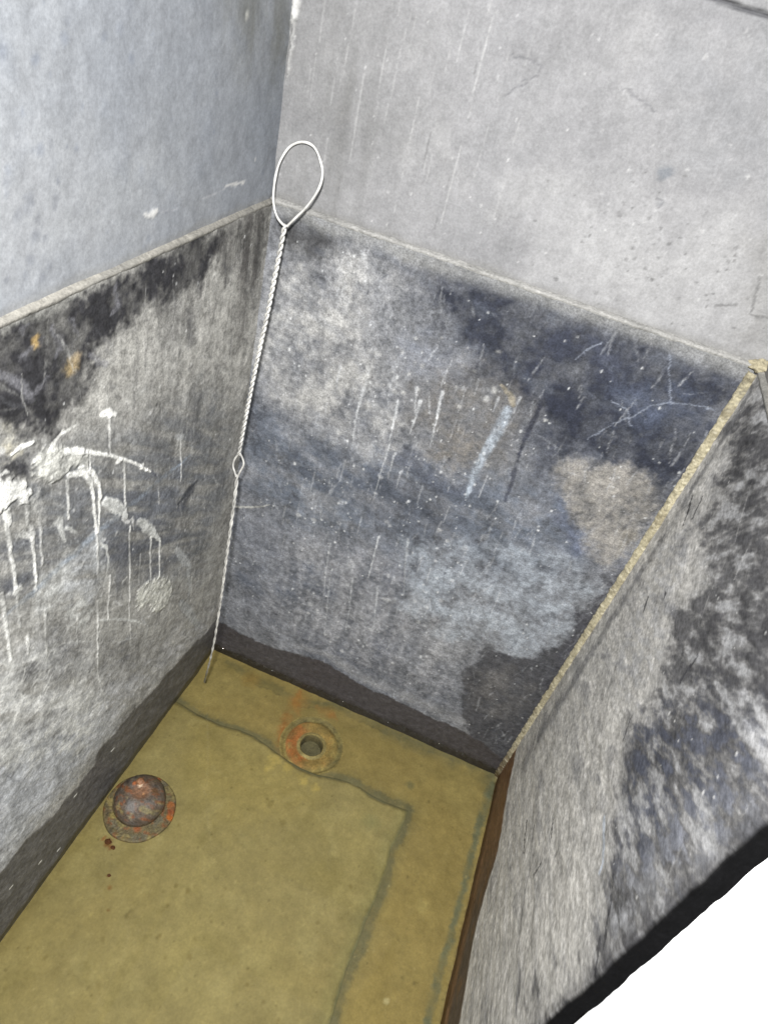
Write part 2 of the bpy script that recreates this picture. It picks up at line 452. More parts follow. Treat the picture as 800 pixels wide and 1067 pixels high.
    # clusters of pale spots
    for k in range(60):
        a = (rng.normal(395, 60), rng.normal(600, 45)); p.blob(a, rng.uniform(.001, .0034), (172, 173, 174), rng.uniform(.25, .7), .6, .001, .001, h=.0002)
    for k in range(34):
        a = (rng.normal(435, 55), rng.normal(395, 35)); p.blob(a, rng.uniform(.001, .003), (168, 168, 166), rng.uniform(.25, .6), .6, .001, .001, h=.0002)
    # pale blue streak with its head, dark slit beside it
    p.stroke(c7((122, 195), (95, 250), (60, 310), (30, 370), (15, 420)), [.0042, .0050, .0040, .0034, .0015], (140, 148, 157), .75, .45, .0006, .0008, tex=.85 + .5 * fin + .2 * mid)
    p.stroke(c7((105, 130), (130, 160), (136, 182)), [.0016, .0028, .0018], (150, 142, 124), .6, .6, .0012, .001)
    p.stroke(c7((205, 180), (180, 240), (150, 310)), [.0018, .0026, .0010], (44, 46, 56), .8, .5, .001, .001)
    p.stroke(c7((160, 290), (130, 380), (115, 430)), [.0012, .0024, .0014], (44, 46, 56), .7, .5, .001, .001)
    # hair cracks
    for cr in [((330, 270), (385, 235), (440, 212), (490, 184), (550, 176), (610, 182), (660, 192)), ((545, 50), (541, 110), (543, 172)), ((390, 170), (430, 190), (440, 235)),
               ((300, 60), (340, 30), (370, 20))]:
        p.stroke(c7(*cr), .0006, (128, 134, 146), .5, .6, .001, .0012)
    p.stroke(c5((100, 394), (140, 398), (180, 392)), [.0012, .0012, .0005], (176, 176, 170), .7, .5, .0008, .0008)
    # general mottle
    p.scratches(380, (0, W, .05, .6), rng, (160, 162, 165), (.006, .03), (.0005, .0013), (.12, .45), 1.57, .2)
    p.scratches(260, (0, W, .05, .6), rng, (62, 65, 74), (.006, .03), (.0006, .0016), (.15, .45), 1.57, .5)
    p.scratches(120, (0, W, .05, .6), rng, (150, 153, 158), (.006, .03), (.0006, .0018), (.08, .28), -.5, .6)
    p.mul(np.clip(1 + .20 * crisp(mid) + .17 * crisp(fin) + .15 * crisp(gr) + .10 * crisp(vert) + .08 * crisp(hor), .35, 1.9))
    # white grit
    p.specks(420, (0, W, .05, .59), rng, (205, 207, 208), .0004, .0011, .7)
    p.specks(200, (.04, .3, .12, .5), rng, (205, 207, 208), .0004, .0015, .7)
    p.specks(160, (0, W, .05, .59), rng, (40, 42, 48), .0006, .0016, .6, -.0002)
    # damp band above the water
    band = c6((286, 4), (300, 18), (345, 42), (400, 66), (460, 84), (520, 102), (560, 126), (600, 152), (640, 168), (680, 186), (740, 216), (800, 240), (850, 270), (900, 314))
    lo = [(W + .05, -.06), (-.05, -.06)]
    hal = [(x, y - 9) for x, y in band]
    p.stroke(hal[4:12], [.006, .010, .008], (150, 150, 150), .5, .7, .003, .003, tex=.6 + .8 * mid)
    ids, m = p.polymask([p.w(q) for q in band] + lo, .0016, .003, .0016, wall=True)
    p.mix(m * .95, (64, 61, 62), ids, rough=.42); p.C[ids] *= (1 + m * .16 * fin[ids])[:, None]
    p.mix((1 - sstep(.0, .010, P[:, 1] + .004 * mid)) * .6, (42, 38, 34), rough=.25)
    # pale line just under the ledge
    p.mix(sstep(ZL - .016, ZL - .004, P[:, 1] + .004 * mid) * .55, (128, 128, 126))
    p.H += .0006 * mid + .0003 * fin
    return p

def pos_back(P): return np.stack([P[:, 0], np.zeros(len(P)), P[:, 1]], 1)
slab('back_wall', axis(-.02, W + .02, .0011), axis(-.05, ZL - .0012, .0011), pos_back, (0, -1, 0), .05, paint_back, M_WALL, basin)

def paint_left(P):
    rng = np.random.default_rng(5)
    p = Paint(P, PL, uvL, (134, 133, 129), 1.44, 41)
    big = fbm(P, 8, 51, 4); mid = fbm(P, 26, 52, 4); fin = fbm(P, 120, 53, 3); gr = fbm(P, 260, 54, 3)
    hat = fbm(P, 90, 55, 4, sx=1, sy=.14, rot=-.95); vert = fbm(P, 85, 56, 3, sy=.12)
    hat2 = fbm(P, 60, 57, 4, sx=1, sy=.18, rot=-.6)
    p.mix(sstep(0, .8, big) * .4, (98, 98, 98)); p.mix(sstep(.0, .8, -big) * .3, (142, 141, 137))
    # blue-grey middle
    p.poly(c3((0, 640), (300, 540), (560, 420), (640, 470), (640, 640), (560, 933), (0, 933)), (72, 75, 80), .75, .03, .018, .006, tex=.7 + 1.0 * hat + .4 * mid)
    p.poly(c3((250, 780), (500, 600), (560, 660), (420, 800), (300, 900)), (84, 88, 96), .5, .02, .012, .004, tex=.6 + .9 * hat)
    # black upper-left field
    blk = c3((-300, 300), (0, 212), (60, 200), (130, 178), (250, 128), (330, 92), (400, 62), (470, 20), (520, -6), (600, -40), (625, -20), (600, 66), (560, 120), (520, 150), (470, 165), (410, 205), (340, 240), (290, 325), (240, 390), (215, 470), (160, 540), (100, 575), (60, 520), (0, 490), (-300, 560))
    p.poly(blk, (22, 22, 27), .95, .010, .014, .005, tex=.97 + .35 * mid + .2 * fin)
    p.poly([(232, 232), (284, 208), (281, 250), (262, 300), (240, 290), (222, 262)], (40, 39, 40), .75, .010, .012, .005, tex=.75 + .8 * vert + .3 * mid)
    p.poly(c3((690, -80), (740, -100), (700, 200), (650, 330), (660, 150)), (58, 56, 55), .7, .012, .010, .004, tex=.7 + .8 * vert)
    p.poly(c3((525, 190), (545, 190), (545, 280), (525, 290)), (58, 58, 60), .7, .006, .004, .003)
    p.poly(c3((540, 430), (560, 440), (560, 560), (535, 560)), (66, 67, 70), .5, .008, .006, .003)
    p.poly(c3((430, 490), (450, 440), (455, 580), (425, 620)), (72, 72, 72), .5, .008, .006, .003)
    p.poly(c3((490, 740), (540, 670), (545, 690), (500, 760)), (62, 64, 70), .7, .004, .004, .002)
    # pale rub-outs inside the black field
    for pl in [((0, 370), (60, 400), (90, 440), (140, 380)), ((150, 250), (170, 300), (150, 330)), ((200, 230), (215, 270)), ((250, 320), (300, 350)), ((320, 130), (330, 180), (310, 200)), ((60, 260), (80, 235)), ((60, 330), (130, 280))]:
        p.stroke(c3(*pl), [.0018, .0030, .0012], (96, 96, 100), .55, .7, .002, .002)
    p.blob(c3((105, 285))[0], .0035, (176, 150, 100), .7, .5, .002, .002); p.blob(c3((200, 350))[0], .006, (146, 128, 92), .7, .6, .003, .002)
    p.blob(c3((215, 330))[0], .004, (128, 116, 96), .6, .6, .003, .002)
    p.stroke(c3((-20, 212), (60, 205), (100, 195), (180, 155), (220, 140)), [.006, .004, .007, .003], (130, 130, 126), .55, .7, .004, .003)
    # dark mottles among the splashes
    p.poly(c3((0, 600), (90, 600), (110, 640), (0, 650)), (58, 58, 62), .7, .008, .008, .004)
    p.poly(c4((90, 300), (200, 280), (220, 330), (120, 360)), (88, 88, 90), .55, .02, .012, .005, tex=.5 + 1.0 * hat2)
    for pl in [((60, 260), (110, 250), (120, 300), (70, 320)), ((120, 200), (180, 250), (160, 290), (110, 260)), ((230, 250), (300, 230), (290, 280), (240, 300)), ((0, 60), (60, 30), (120, 90), (60, 160), (0, 170)), ((250, 20), (330, 0), (370, 60), (300, 120), (250, 90))]:
        p.poly(c4(*pl), (64, 65, 69), .65, .010, .012, .006, tex=.5 + 1.2 * hat + .4 * fin)
    # lower pale field
    p.poly(c4((-400, 250), (0, 260), (60, 230), (150, 260), (230, 330), (330, 280), (390, 230), (450, 190), (440, 230), (330, 330), (240, 430), (0, 730), (-400, 1100)), (156, 157, 159), .8, .03, .016, .007, tex=.65 + 1.1 * hat2 + .3 * fin)
    p.poly(c4((-300, 560), (0, 470), (200, 390), (250, 420), (0, 720), (-300, 950)), (146, 149, 154), .6, .03, .014, .006)
    p.scratches(380, (0, .46, .05, .59), rng, (178, 178, 175), (.008, .04), (.0005, .0014), (.12, .45), .75, .3, lambda c: 1 if c[1] < .5 else .4)
    p.scratches(300, (0, .46, .05, .59), rng, (72, 73, 76), (.008, .04), (.0006, .0018), (.12, .45), .75, .35)
    p.scratches(260, (0, .46, .05, .59), rng, (170, 170, 167), (.006, .04), (.0005, .0012), (.12, .4), 1.57, .12)
    p.scratches(180, (0, .3, .25, .59), rng, (70, 70, 72), (.008, .05), (.0006, .0018), (.12, .4), 1.57, .12)
    # pale milky clouds from the splash
    W1 = (206, 206, 202); W2 = (212, 212, 208)
    p.poly(c9((150, 600), (230, 560), (270, 620), (200, 710), (140, 720)), (176, 177, 175), .9, .006, .010, .006, tex=.8 + .7 * hat + .3 * fin)
    p.poly(c9((230, 560), (330, 480), (370, 560), (330, 660), (260, 720), (220, 680)), (156, 158, 160), .8, .014, .012, .006, tex=.6 + 1.0 * hat)
    p.poly(c9((230, 720), (300, 670), (330, 720), (290, 770), (240, 770)), (176, 177, 174), .85, .005, .008, .006, tex=.6 + 1.2 * fin)
    p.poly(c9((330, 440), (350, 480), (360, 590), (330, 590)), (176, 178, 178), .6, .006, .006, .004)
    p.poly(c9((-60, 940), (80, 880), (200, 840), (260, 900), (330, 930), (360, 1067), (300, 1200), (-60, 1300)), (172, 172, 168), .8, .012, .016, .008, tex=.55 + .9 * hat2 + .7 * fin)
    p.poly(c9((0, 640), (60, 660), (100, 800), (140, 900), (60, 940), (0, 940)), (150, 150, 148), .5, .014, .014, .008, tex=.5 + 1.2 * hat2)
    p.poly(c9((60, 930), (110, 910), (140, 940), (90, 960)), (54, 54, 56), .7, .004, .006, .004)
    p.poly(c9((170, 900), (250, 870), (270, 960), (210, 1000), (160, 960)), (60, 60, 62), .6, .006, .012, .007, tex=.5 + 1.0 * fin + .5 * hat)
    p.poly(c9((380, 500), (440, 480), (440, 640), (390, 660)), (70, 71, 74), .7, .010, .010, .005, tex=.7 + .8 * vert)
    p.poly(c9((230, 250), (300, 270), (300, 400), (240, 420)), (84, 86, 90), .55, .010, .010, .005)
    p.stroke(c9((20, 740), (120, 660), (240, 540), (400, 400), (520, 300), (660, 180)), [.0016, .0030, .0040, .0030, .0012], (128, 138, 150), .5, .7, .002, .0015, tex=.7 + .8 * hat)
    p.stroke(c9((620, 350), (650, 310), (690, 265)), [.0016, .0040, .0016], (58, 60, 64), .8, .5, .0015, .0015)
    p.poly(c9((330, 260), (450, 240), (620, 330), (640, 520), (560, 600), (480, 600), (380, 560), (350, 420)), (78, 80, 85), .55, .02, .014, .006, tex=.6 + 1.0 * hat + .3 * fin)
    p.poly(c9((0, 380), (90, 400), (150, 480), (140, 600), (60, 640), (0, 600)), (72, 74, 79), .6, .014, .012, .006, tex=.6 + 1.0 * hat + .3 * fin)
    # the crusty blobs at the ends of the runs
    p.poly(c9((468, 690), (480, 655), (510, 620), (550, 606), (590, 612), (600, 650), (580, 700), (540, 728), (510, 690), (490, 712)), (178, 178, 170), .9, .002, .004, .004, h=.0012, tex=.85 + .7 * fin)
    p.stroke(c9((612, 508), (640, 545), (660, 570)), [.0030, .0058, .0030], (150, 152, 152), .75, .35, .0010, .0016)
    p.stroke(c9((652, 580), (660, 640), (656, 680)), [.0022, .0026, .0016], (138, 140, 140), .55, .5, .0010, .0016)
    p.stroke(c9((628, 692), (660, 730), (690, 775)), [.0040, .0064, .0036], (140, 142, 142), .65, .4, .0010, .0016)
    # main splash heads
    p.poly(c9((112, 200), (150, 160), (190, 145), (230, 165), (300, 168), (310, 200), (290, 235), (250, 225), (215, 270), (160, 270), (125, 240)), (184, 184, 178), .9, .0016, .003, .0030, h=.0010, tex=.85 + .7 * fin)
    p.poly(c9((-20, 265), (40, 258), (90, 275), (112, 310), (95, 345), (60, 330), (30, 350), (0, 380), (-20, 380)), W2, .97, .0012, .003, .0026, h=.0012)
    p.poly(c9((90, 300), (130, 330), (140, 380), (110, 370)), (176, 176, 172), .75, .003, .004, .003)
    p.poly(c9((-10, 150), (40, 120), (70, 150), (60, 180), (10, 190)), (160, 156, 142), .8, .004, .006, .005, tex=.6 + 1.1 * fin)
    p.poly(c9((-10, 50), (40, 40), (50, 90), (10, 120)), (120, 118, 108), .5, .006, .006, .005, tex=.5 + 1.2 * fin)
    p.poly(c9((30, 205), (100, 195), (110, 250), (0, 258), (0, 235)), (40, 40, 44), .8, .004, .006, .004)
    p.stroke(c9((42, 178), (70, 155), (115, 138)), [.0008, .0020, .0012], (232, 232, 228), .97, .25, .0004, .0005, h=.0005)
    p.stroke(c9((0, 255), (20, 240), (32, 242)), [.0008, .0014, .0006], (226, 226, 222), .9, .3, .0004, .0005)
    p.stroke(c9((176, 150), (210, 108), (268, 74)), [.0016, .0010, .0008], (196, 196, 192), .9, .3, .0005, .0006)
    p.stroke(c9((180, 138), (222, 90)), [.0012, .0006], (186, 186, 182), .8, .3, .0005, .0006)
    p.stroke(c9((230, 168), (300, 168), (370, 180), (430, 196), (480, 214), (524, 236)), [.0026, .0020, .0013, .0015, .0012, .0008], (222, 222, 218), .95, .3, .0006, .0007, h=.0006)
    for q, rr in [((416, 200), .0034), ((495, 218), .0030), ((512, 228), .0022)]:
        p.blob(c9(q)[0], rr, (224, 224, 220), .95, .3, .0008, .0012, h=.0006, sy=.7)
    p.stroke(c9((525, 236), (545, 255)), [.0012, .0006], (70, 72, 80), .7, .4, .0005, .0006)
    p.stroke(c9((240, 250), (290, 245), (318, 275), (326, 340), (336, 450)), [.0022, .0022, .0019, .0015, .0014], W2, .95, .3, .0006, .0007, h=.0005)
    p.stroke(c9((280, 225), (320, 240), (345, 280), (352, 330)), [.0020, .0022, .0018, .0010], W2, .92, .3, .0006, .0007, h=.0005)
    p.stroke(c9((346, 290), (346, 370), (342, 450)), [.0015, .0013, .0010], W2, .95, .3, .0004, .0006, h=.0004)
    p.stroke(c9((366, 340), (395, 355), (430, 378), (440, 395)), [.0034, .0054, .0042, .0020], (196, 197, 194), .92, .25, .0006, .0012, h=.0008)
    p.stroke(c9((425, 400), (445, 415), (460, 400), (466, 440)), [.0016, .0018, .0012, .0008], (190, 190, 188), .85, .35, .0006, .0010)
    p.stroke(c9((485, 410), (510, 430), (535, 452), (556, 478)), [.0034, .0052, .0032, .0014], (186, 187, 184), .9, .3, .0008, .0014, h=.0007)
    p.stroke(c9((352, 38), (375, 34), (402, 42)), [.0020, .0036, .0018], (212, 212, 208), .95, .3, .0006, .0008, h=.0006)
    p.stroke(c9((612, 120), (636, 118)), .0026, (168, 170, 170), .75, .45, .0008, .001)
    p.stroke(c9((190, 420), (205, 410), (215, 450), (228, 480)), [.0022, .0030, .0018, .0010], (182, 183, 180), .85, .4, .0008, .0012)
    p.stroke(c9((230, 430), (270, 450)), [.0018, .0026, .0012], (180, 181, 178), .8, .4, .0008, .0012)
    p.stroke(c9((55, 464), (80, 454), (105, 466)), [.0010, .0024, .0010], (186, 186, 182), .85, .35, .0006, .0008)
    p.stroke(c9((350, 490), (370, 500), (378, 540), (372, 590)), [.0014, .0014, .0010, .0006], (186, 187, 184), .8, .4, .0006, .0008)
    p.stroke(c9((428, 618), (440, 606)), [.0020, .0012], (188, 188, 184), .85, .4, .0006, .0008)
    p.stroke(c9((400, 684), (424, 704)), .0007, (186, 186, 184), .8, .4, .0004, .0006)
    p.stroke(c9((340, 755), (400, 750), (470, 756), (490, 765)), [.0010, .0012, .0012, .0006], (186, 187, 184), .85, .4, .0006, .0008)
    p.stroke(c9((270, 940), (300, 930), (330, 936), (345, 960), (372, 1060)), [.0012, .0018, .0014, .0012, .0010], (176, 176, 173), .75, .5, .001, .001)
    p.stroke(c9((80, 900), (140, 880), (180, 845), (250, 830), (320, 828)), [.0010, .0018, .0014, .0010, .0006], (178, 178, 175), .75, .5, .001, .001)
    p.stroke(c9((160, 840), (172, 870), (160, 900)), [.0018, .0012], (182, 182, 178), .8, .4, .001, .001)
    p.stroke(c9((410, 830), (470, 815)), .0010, (160, 161, 160), .6, .5, .001, .001)
    p.stroke(c9((490, 750), (515, 775), (505, 830)), [.0010, .0012, .0006], (160, 161, 160), .6, .5, .001, .001)
    for kk in range(70):
        a = (rng.uniform(-10, 95), rng.uniform(690, 790)); q = np.array(p.w(a)); l = rng.uniform(.004, .016); an = rng.uniform(0, 3.14)
        d_ = np.array([math.cos(an), math.sin(an)]) * l / 2; nb = np.array([-d_[1], d_[0]]) * rng.uniform(-.8, .8)
        p.stroke([q - d_, q + nb, q + d_], [.0005, rng.uniform(.0008, .0020), .0004], (184, 184, 180), rng.uniform(.3, .8), .5, .001, .001, wall=True)
    # drips (start, end in wall-vertical runs)
    def drip(a, b, w0, w1, al, col=W1):
        A = np.array(p.w(a)); B = np.array(p.w(b)); n = 7; pts = []
        for i in range(n):
            t = i / (n - 1); q = A + (B - A) * t
            if 0 < i < n - 1: q = q + (rng.uniform(-.0007, .0007), 0)
            pts.append(q)
        ww = [w0 + (w1 - w0) * i / 5 * rng.uniform(.85, 1.2) for i in range(6)] + [w1 * 1.25]
        p.stroke(pts, ww, col, al, .4, .0005, .0006, h=.0004, wall=True, tex=.85 + .6 * mid)
    for a, b, w0, w1, al in [((18, 380), (56, 640), .0020, .0013, .97), ((30, 370), (36, 420), .0016, .001, .85), ((96, 360), (112, 470), .0020, .0016, .9), ((112, 430), (126, 620), .0018, .0010, .8), ((140, 400), (148, 560), .0014, .001, .5),
                             ((236, 270), (238, 400), .0018, .0009, .7), ((336, 450), (344, 600), .0013, .0012, .8), ((380, 50), (384, 180), .0015, .0008, .85), ((432, 205), (436, 356), .0015, .0009, .92), ((312, 175), (314, 225), .001, .0008, .8),
                             ((452, 430), (451, 755), .0014, .0009, .88), ((452, 770), (455, 840), .0008, .0006, .5), ((524, 465), (525, 612), .0015, .0010, .92), ((556, 480), (554, 600), .0014, .0008, .9), ((630, 130), (628, 270), .0012, .0007, .65),
                             ((490, 525), (484, 630), .0011, .0007, .7), ((382, 600), (376, 750), .0013, .0008, .8), ((340, 690), (338, 880), .0014, .0010, .88), ((338, 870), (345, 960), .0011, .0008, .7), ((62, 670), (72, 775), .0014, .0010, .8),
                             ((6, 665), (38, 890), .0018, .0013, .88), ((122, 560), (128, 650), .0012, .0008, .7), ((156, 720), (164, 880), .0013, .0010, .65), ((96, 810), (96, 870), .0016, .0010, .7), ((552, 290), (552, 350), .0008, .0006, .4), ((668, 590), (664, 690), .0012, .0008, .4), ((270, 740), (270, 840), .001, .0008, .5), ((180, 260), (184, 320), .0016, .0008, .5)]:
        drip(*c9(a, b), w0, w1, al)
    p.blob(c4((40, 132))[0], .0040, (190, 190, 186), .85, .4, .001, .002, h=.0004)
    for k in range(38):
        a = (rng.uniform(0, 190), rng.uniform(470, 690)); p.blob(a, rng.uniform(.0008, .0024), (182, 182, 180), rng.uniform(.3, .75), .5, .001, .001, h=.0002)
    # diagonal trowel and vertical brush marks, grain
    p.mul(np.clip(1 + .14 * crisp(hat) + .12 * crisp(vert) + .12 * crisp(fin) + .13 * crisp(gr) + .16 * crisp(mid) + .08 * crisp(big), .35, 1.9))
    p.specks(240, (0, .5, .05, .6), rng, (200, 201, 200), .0005, .0013, .8)
    p.specks(140, (0, .5, .05, .6), rng, (38, 39, 44), .0006, .0016, .6, -.0002)
    # damp band
    band = [(238, 636)] + c4((466, 196), (430, 240), (385, 285), (350, 325), (300, 380), (255, 430), (215, 478), (200, 515), (150, 578), (100, 628), (50, 680), (0, 740), (-300, 1075), (-900, 1750))
    lo = [(1.2, -.06), (-.05, -.06)]
    ids, m = p.polymask([p.w(q) for q in band] + lo, .0030, .004, .0020, wall=True)
    p.mix(m * .90, (70, 69, 69), ids, rough=.45); p.C[ids] *= (1 + m * (.22 * fin[ids] + .18 * hat[ids]))[:, None]
    for q in c4((160, 578), (125, 695), (22, 775), (84, 722), (240, 480)):  # glints on the wet band, painted as short white dabs
        p.stroke([q, (q[0] + 2.5, q[1] - 3)], .0009, (226, 226, 220), .95, .4, 0, 0)
    p.mix((1 - sstep(.0, .010, P[:, 1] + .004 * mid)) * .6, (52, 48, 38), rough=.25)
    p.H += .0007 * mid + .0003 * hat
    return p

def pos_left(P): return np.stack([LEAN * P[:, 1], -P[:, 0], P[:, 1]], 1)
slab('side_wall', axis(-.02, .45, .00085, 1.1), axis(-.05, ZL - .0012, .00088), pos_left, (1, 0, 0), .05, paint_left, M_WALL, basin, flip=True)\
    ['label'] = 'side wall with white splashes and drips below a black patch'

def paint_right(P):
    rng = np.random.default_rng(9)
    p = Paint(P, PR, uvR, (172, 170, 166), 1.25, 71)
    mid = fbm(P, 28, 82, 4); fin = fbm(P, 120, 83, 3); gr = fbm(P, 260, 84, 3)
        # the coat was brushed on: its grain is drawn out along one direction of the wall
    J = np.stack([np.array(p.w((706, 740))) - np.array(p.w((694, 740))), np.array(p.w((700, 746))) - np.array(p.w((700, 734)))], 1) / 12
    G = (P - np.array(p.w((700, 740)))) @ np.linalg.inv(J).T
    lum = fbm(G, 1 / 34, 85, 4, .6, sx=1.0, sy=.62, rot=-.45); lum2 = fbm(G, 1 / 13, 86, 4, .6, sx=1.0, sy=.6, rot=-.5)
    fin = fbm(G, 1 / 8, 83, 4, .6, sx=1, sy=.8, rot=-.45); gr = fbm(G, 1 / 3.6, 84, 3)
    vert = fbm(G, 1 / 14, 87, 3, sx=1.0, sy=.16, rot=-.42)
    bigd = fbm(G, 1 / 90, 88, 3)
    # darkness grows towards the near, upper part of the wall
    edgept = np.array([p.w(q) for q in [(778, 410), (760, 470), (742, 520), (726, 590), (706, 650), (690, 700), (668, 770), (646, 830), (632, 900), (610, 960), (575, 1060)]])
    ex = np.interp(P[:, 1], edgept[::-1, 1], edgept[::-1, 0])
    k = sstep(-.075, .055, P[:, 0] - ex + .050 * bigd + .030 * lum + .010 * lum2)
    dark = np.clip(sstep(-.45, .55, lum * .7 + lum2 * .7 + .25 * fin + k * 1.0 - .78), 0, 1)
    p.mix(k * .6, (108, 108, 110))
    p.mix(dark * .82, (54, 54, 57))
    p.mix(sstep(.05, .5, -lum * .6 - .6 * lum2) * k * .6, (164, 165, 168))
    for pl in [((775, 425), (800, 405), (800, 520), (770, 560), (752, 520)), ((770, 560), (800, 540), (800, 660), (775, 640)), ((735, 640), (780, 640), (800, 700), (800, 800), (740, 780), (715, 700)), ((650, 760), (700, 750), (720, 800), (690, 860), (640, 830))]:
        p.poly(pl, (46, 46, 49), .62, .026, .014, .005, tex=.7 + .6 * lum + .5 * lum2 + .3 * fin)
    for pl in [((690, 850), (790, 800), (790, 850), (720, 900), (640, 960), (620, 930)), ((640, 690), (690, 560), (720, 560), (690, 680), (650, 740))]:
        p.poly(pl, (142, 143, 146), .5, .014, .012, .004, tex=.4 + 1.2 * crisp(lum2))
    p.poly([(655, 760), (720, 720), (800, 760), (800, 830), (700, 900), (640, 900)], (72, 77, 92), .45, .02, .014, .005, tex=.4 + 1.0 * crisp(lum2))
    # streaks in the pale strip
    p.mix(sstep(.1, .55, vert) * (1 - k) * .28, (118, 118, 119)); p.mix(sstep(.1, .6, lum) * (1 - k) * .5, (112, 112, 114))
    p.mix(sstep(.1, .5, fbm(G, 1 / 24, 89, 3, sx=1, sy=.22, rot=-.42)) * (1 - k) * .3, (124, 124, 125))
    an = math.atan2(*(np.array(p.w((556, 920))) - np.array(p.w((566, 896))))[::-1])
    p.scratches(50, (0, .34, .0, .6), rng, (196, 195, 193), (.008, .05), (.0006, .0018), (.1, .35), an, .25)
    p.scratches(70, (0, .34, .0, .6), rng, (84, 84, 86), (.004, .022), (.0006, .0020), (.15, .55), an, .3)
    for a, b, w_ in [((600, 420), (580, 490), .0026), ((488, 680), (476, 715), .0034), ((535, 670), (528, 690), .0026), ((610, 840), (570, 900), .0030), ((630, 420), (600, 480), .0022)]:
        p.stroke(c7(a, b), [w_ * .6, w_, w_ * .5], (50, 50, 53), .85, .6, .003, .002)
    for a, b, w_ in [((300, 100), (285, 160), .0016), ((300, 420), (285, 450), .003), ((435, 540), (425, 620), .003), ((480, 150), (500, 100), .002), ((270, 330), (262, 420), .002), ((330, 320), (320, 380), .0018), ((460, 450), (440, 560), .0022)]:
        p.stroke(c8(a, b), [w_ * .6, w_, w_ * .5], (54, 54, 57), .8, .6, .003, .002)
    p.stroke(c8((250, 600), (262, 520), (275, 440), (285, 340)), .0009, (92, 92, 94), .6, .6, .002, .001)
    p.stroke(c8((440, 320), (438, 400), (432, 420)), [.0020, .0014], (176, 188, 205), .5, .6, .002, .001)
    # grey strip beside the corner bead
    p.stroke([(790, 394), (700, 545), (600, 705), (548, 790)], [.004, .006, .010, .016], (92, 92, 94), .7, .7, .003, .002, tex=.8 + .6 * mid)
    p.mul(np.clip(1 + .05 * crisp(vert) + .12 * crisp(fin) + .12 * crisp(gr) + .10 * crisp(lum2) + .08 * crisp(lum), .4, 1.8))
    p.specks(160, (0, .38, .05, .6), rng, (205, 205, 203), .0005, .0012, .7)
    # brown stained foot of the wall with a pale line on top
    top = np.array([p.w(q) for q in c8((240, 235), (228, 310), (215, 390), (190, 470), (165, 560), (148, 670), (135, 773), (120, 900))])
    zt = .82 * np.interp(P[:, 0], top[:, 0], top[:, 1]) + .003 * mid
    p.mix((1 - sstep(.002, .010, abs(P[:, 1] - zt - .004))) * .5, (190, 188, 184))
    foot = 1 - sstep(-.003, .003, P[:, 1] - zt)
    p.mix(foot * .95, (96, 70, 44), rough=.5)
    g = sstep(.10, .22, P[:, 0] + .03 * mid) * foot
    p.mix(g * sstep(.012, .03, P[:, 1]) * .8, (70, 66, 62)); p.mix(foot * (1 - sstep(.0, .012, P[:, 1])) * .6, (66, 46, 26))
    p.mix(foot * sstep(.2, .6, mid) * .4, (112, 84, 54))
    # black rough near edge, its shade painted into the colour with a soft falloff
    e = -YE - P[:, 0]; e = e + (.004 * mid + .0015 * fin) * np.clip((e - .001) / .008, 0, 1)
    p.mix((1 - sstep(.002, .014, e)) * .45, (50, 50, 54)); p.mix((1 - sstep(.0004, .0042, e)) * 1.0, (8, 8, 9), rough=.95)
    p.H += .0006 * lum + .0003 * lum2 - .0004 * dark + .0002 * vert
    p.H -= .0015 * (1 - sstep(0, .004, -YE - P[:, 0] + .001 * mid))
    p.H *= sstep(-.02, .01, P[:, 0]) * .8 + .2
    return p

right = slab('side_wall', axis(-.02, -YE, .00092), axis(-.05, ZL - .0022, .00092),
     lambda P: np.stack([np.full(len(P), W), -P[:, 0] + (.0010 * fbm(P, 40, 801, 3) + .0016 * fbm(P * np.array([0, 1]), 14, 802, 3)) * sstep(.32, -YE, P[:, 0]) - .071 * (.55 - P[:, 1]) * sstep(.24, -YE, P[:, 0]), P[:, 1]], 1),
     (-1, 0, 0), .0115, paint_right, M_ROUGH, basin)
right['label'] = 'lumpy side wall, pale at the corner and black-mottled towards its dark near edge'

# ------------------------------------------------------------------ floor of the basin
DR = hit((325, 776), (0, 0, 1), ZF); DRX, DRY = DR[0], DR[1]; RD = .0425
OL = (133, 124, 88)

def paint_floor_common(p, P, sd):
    big = fbm(P, 9, sd, 4); mid = fbm(P, 34, sd + 1, 4); fin = fbm(P, 130, sd + 2, 3)
    p.mix(sstep(-.1, .8, big) * .35, (124, 112, 72)); p.mix(sstep(0, .8, -big) * .3, (142, 133, 92))
    return big, mid, fin

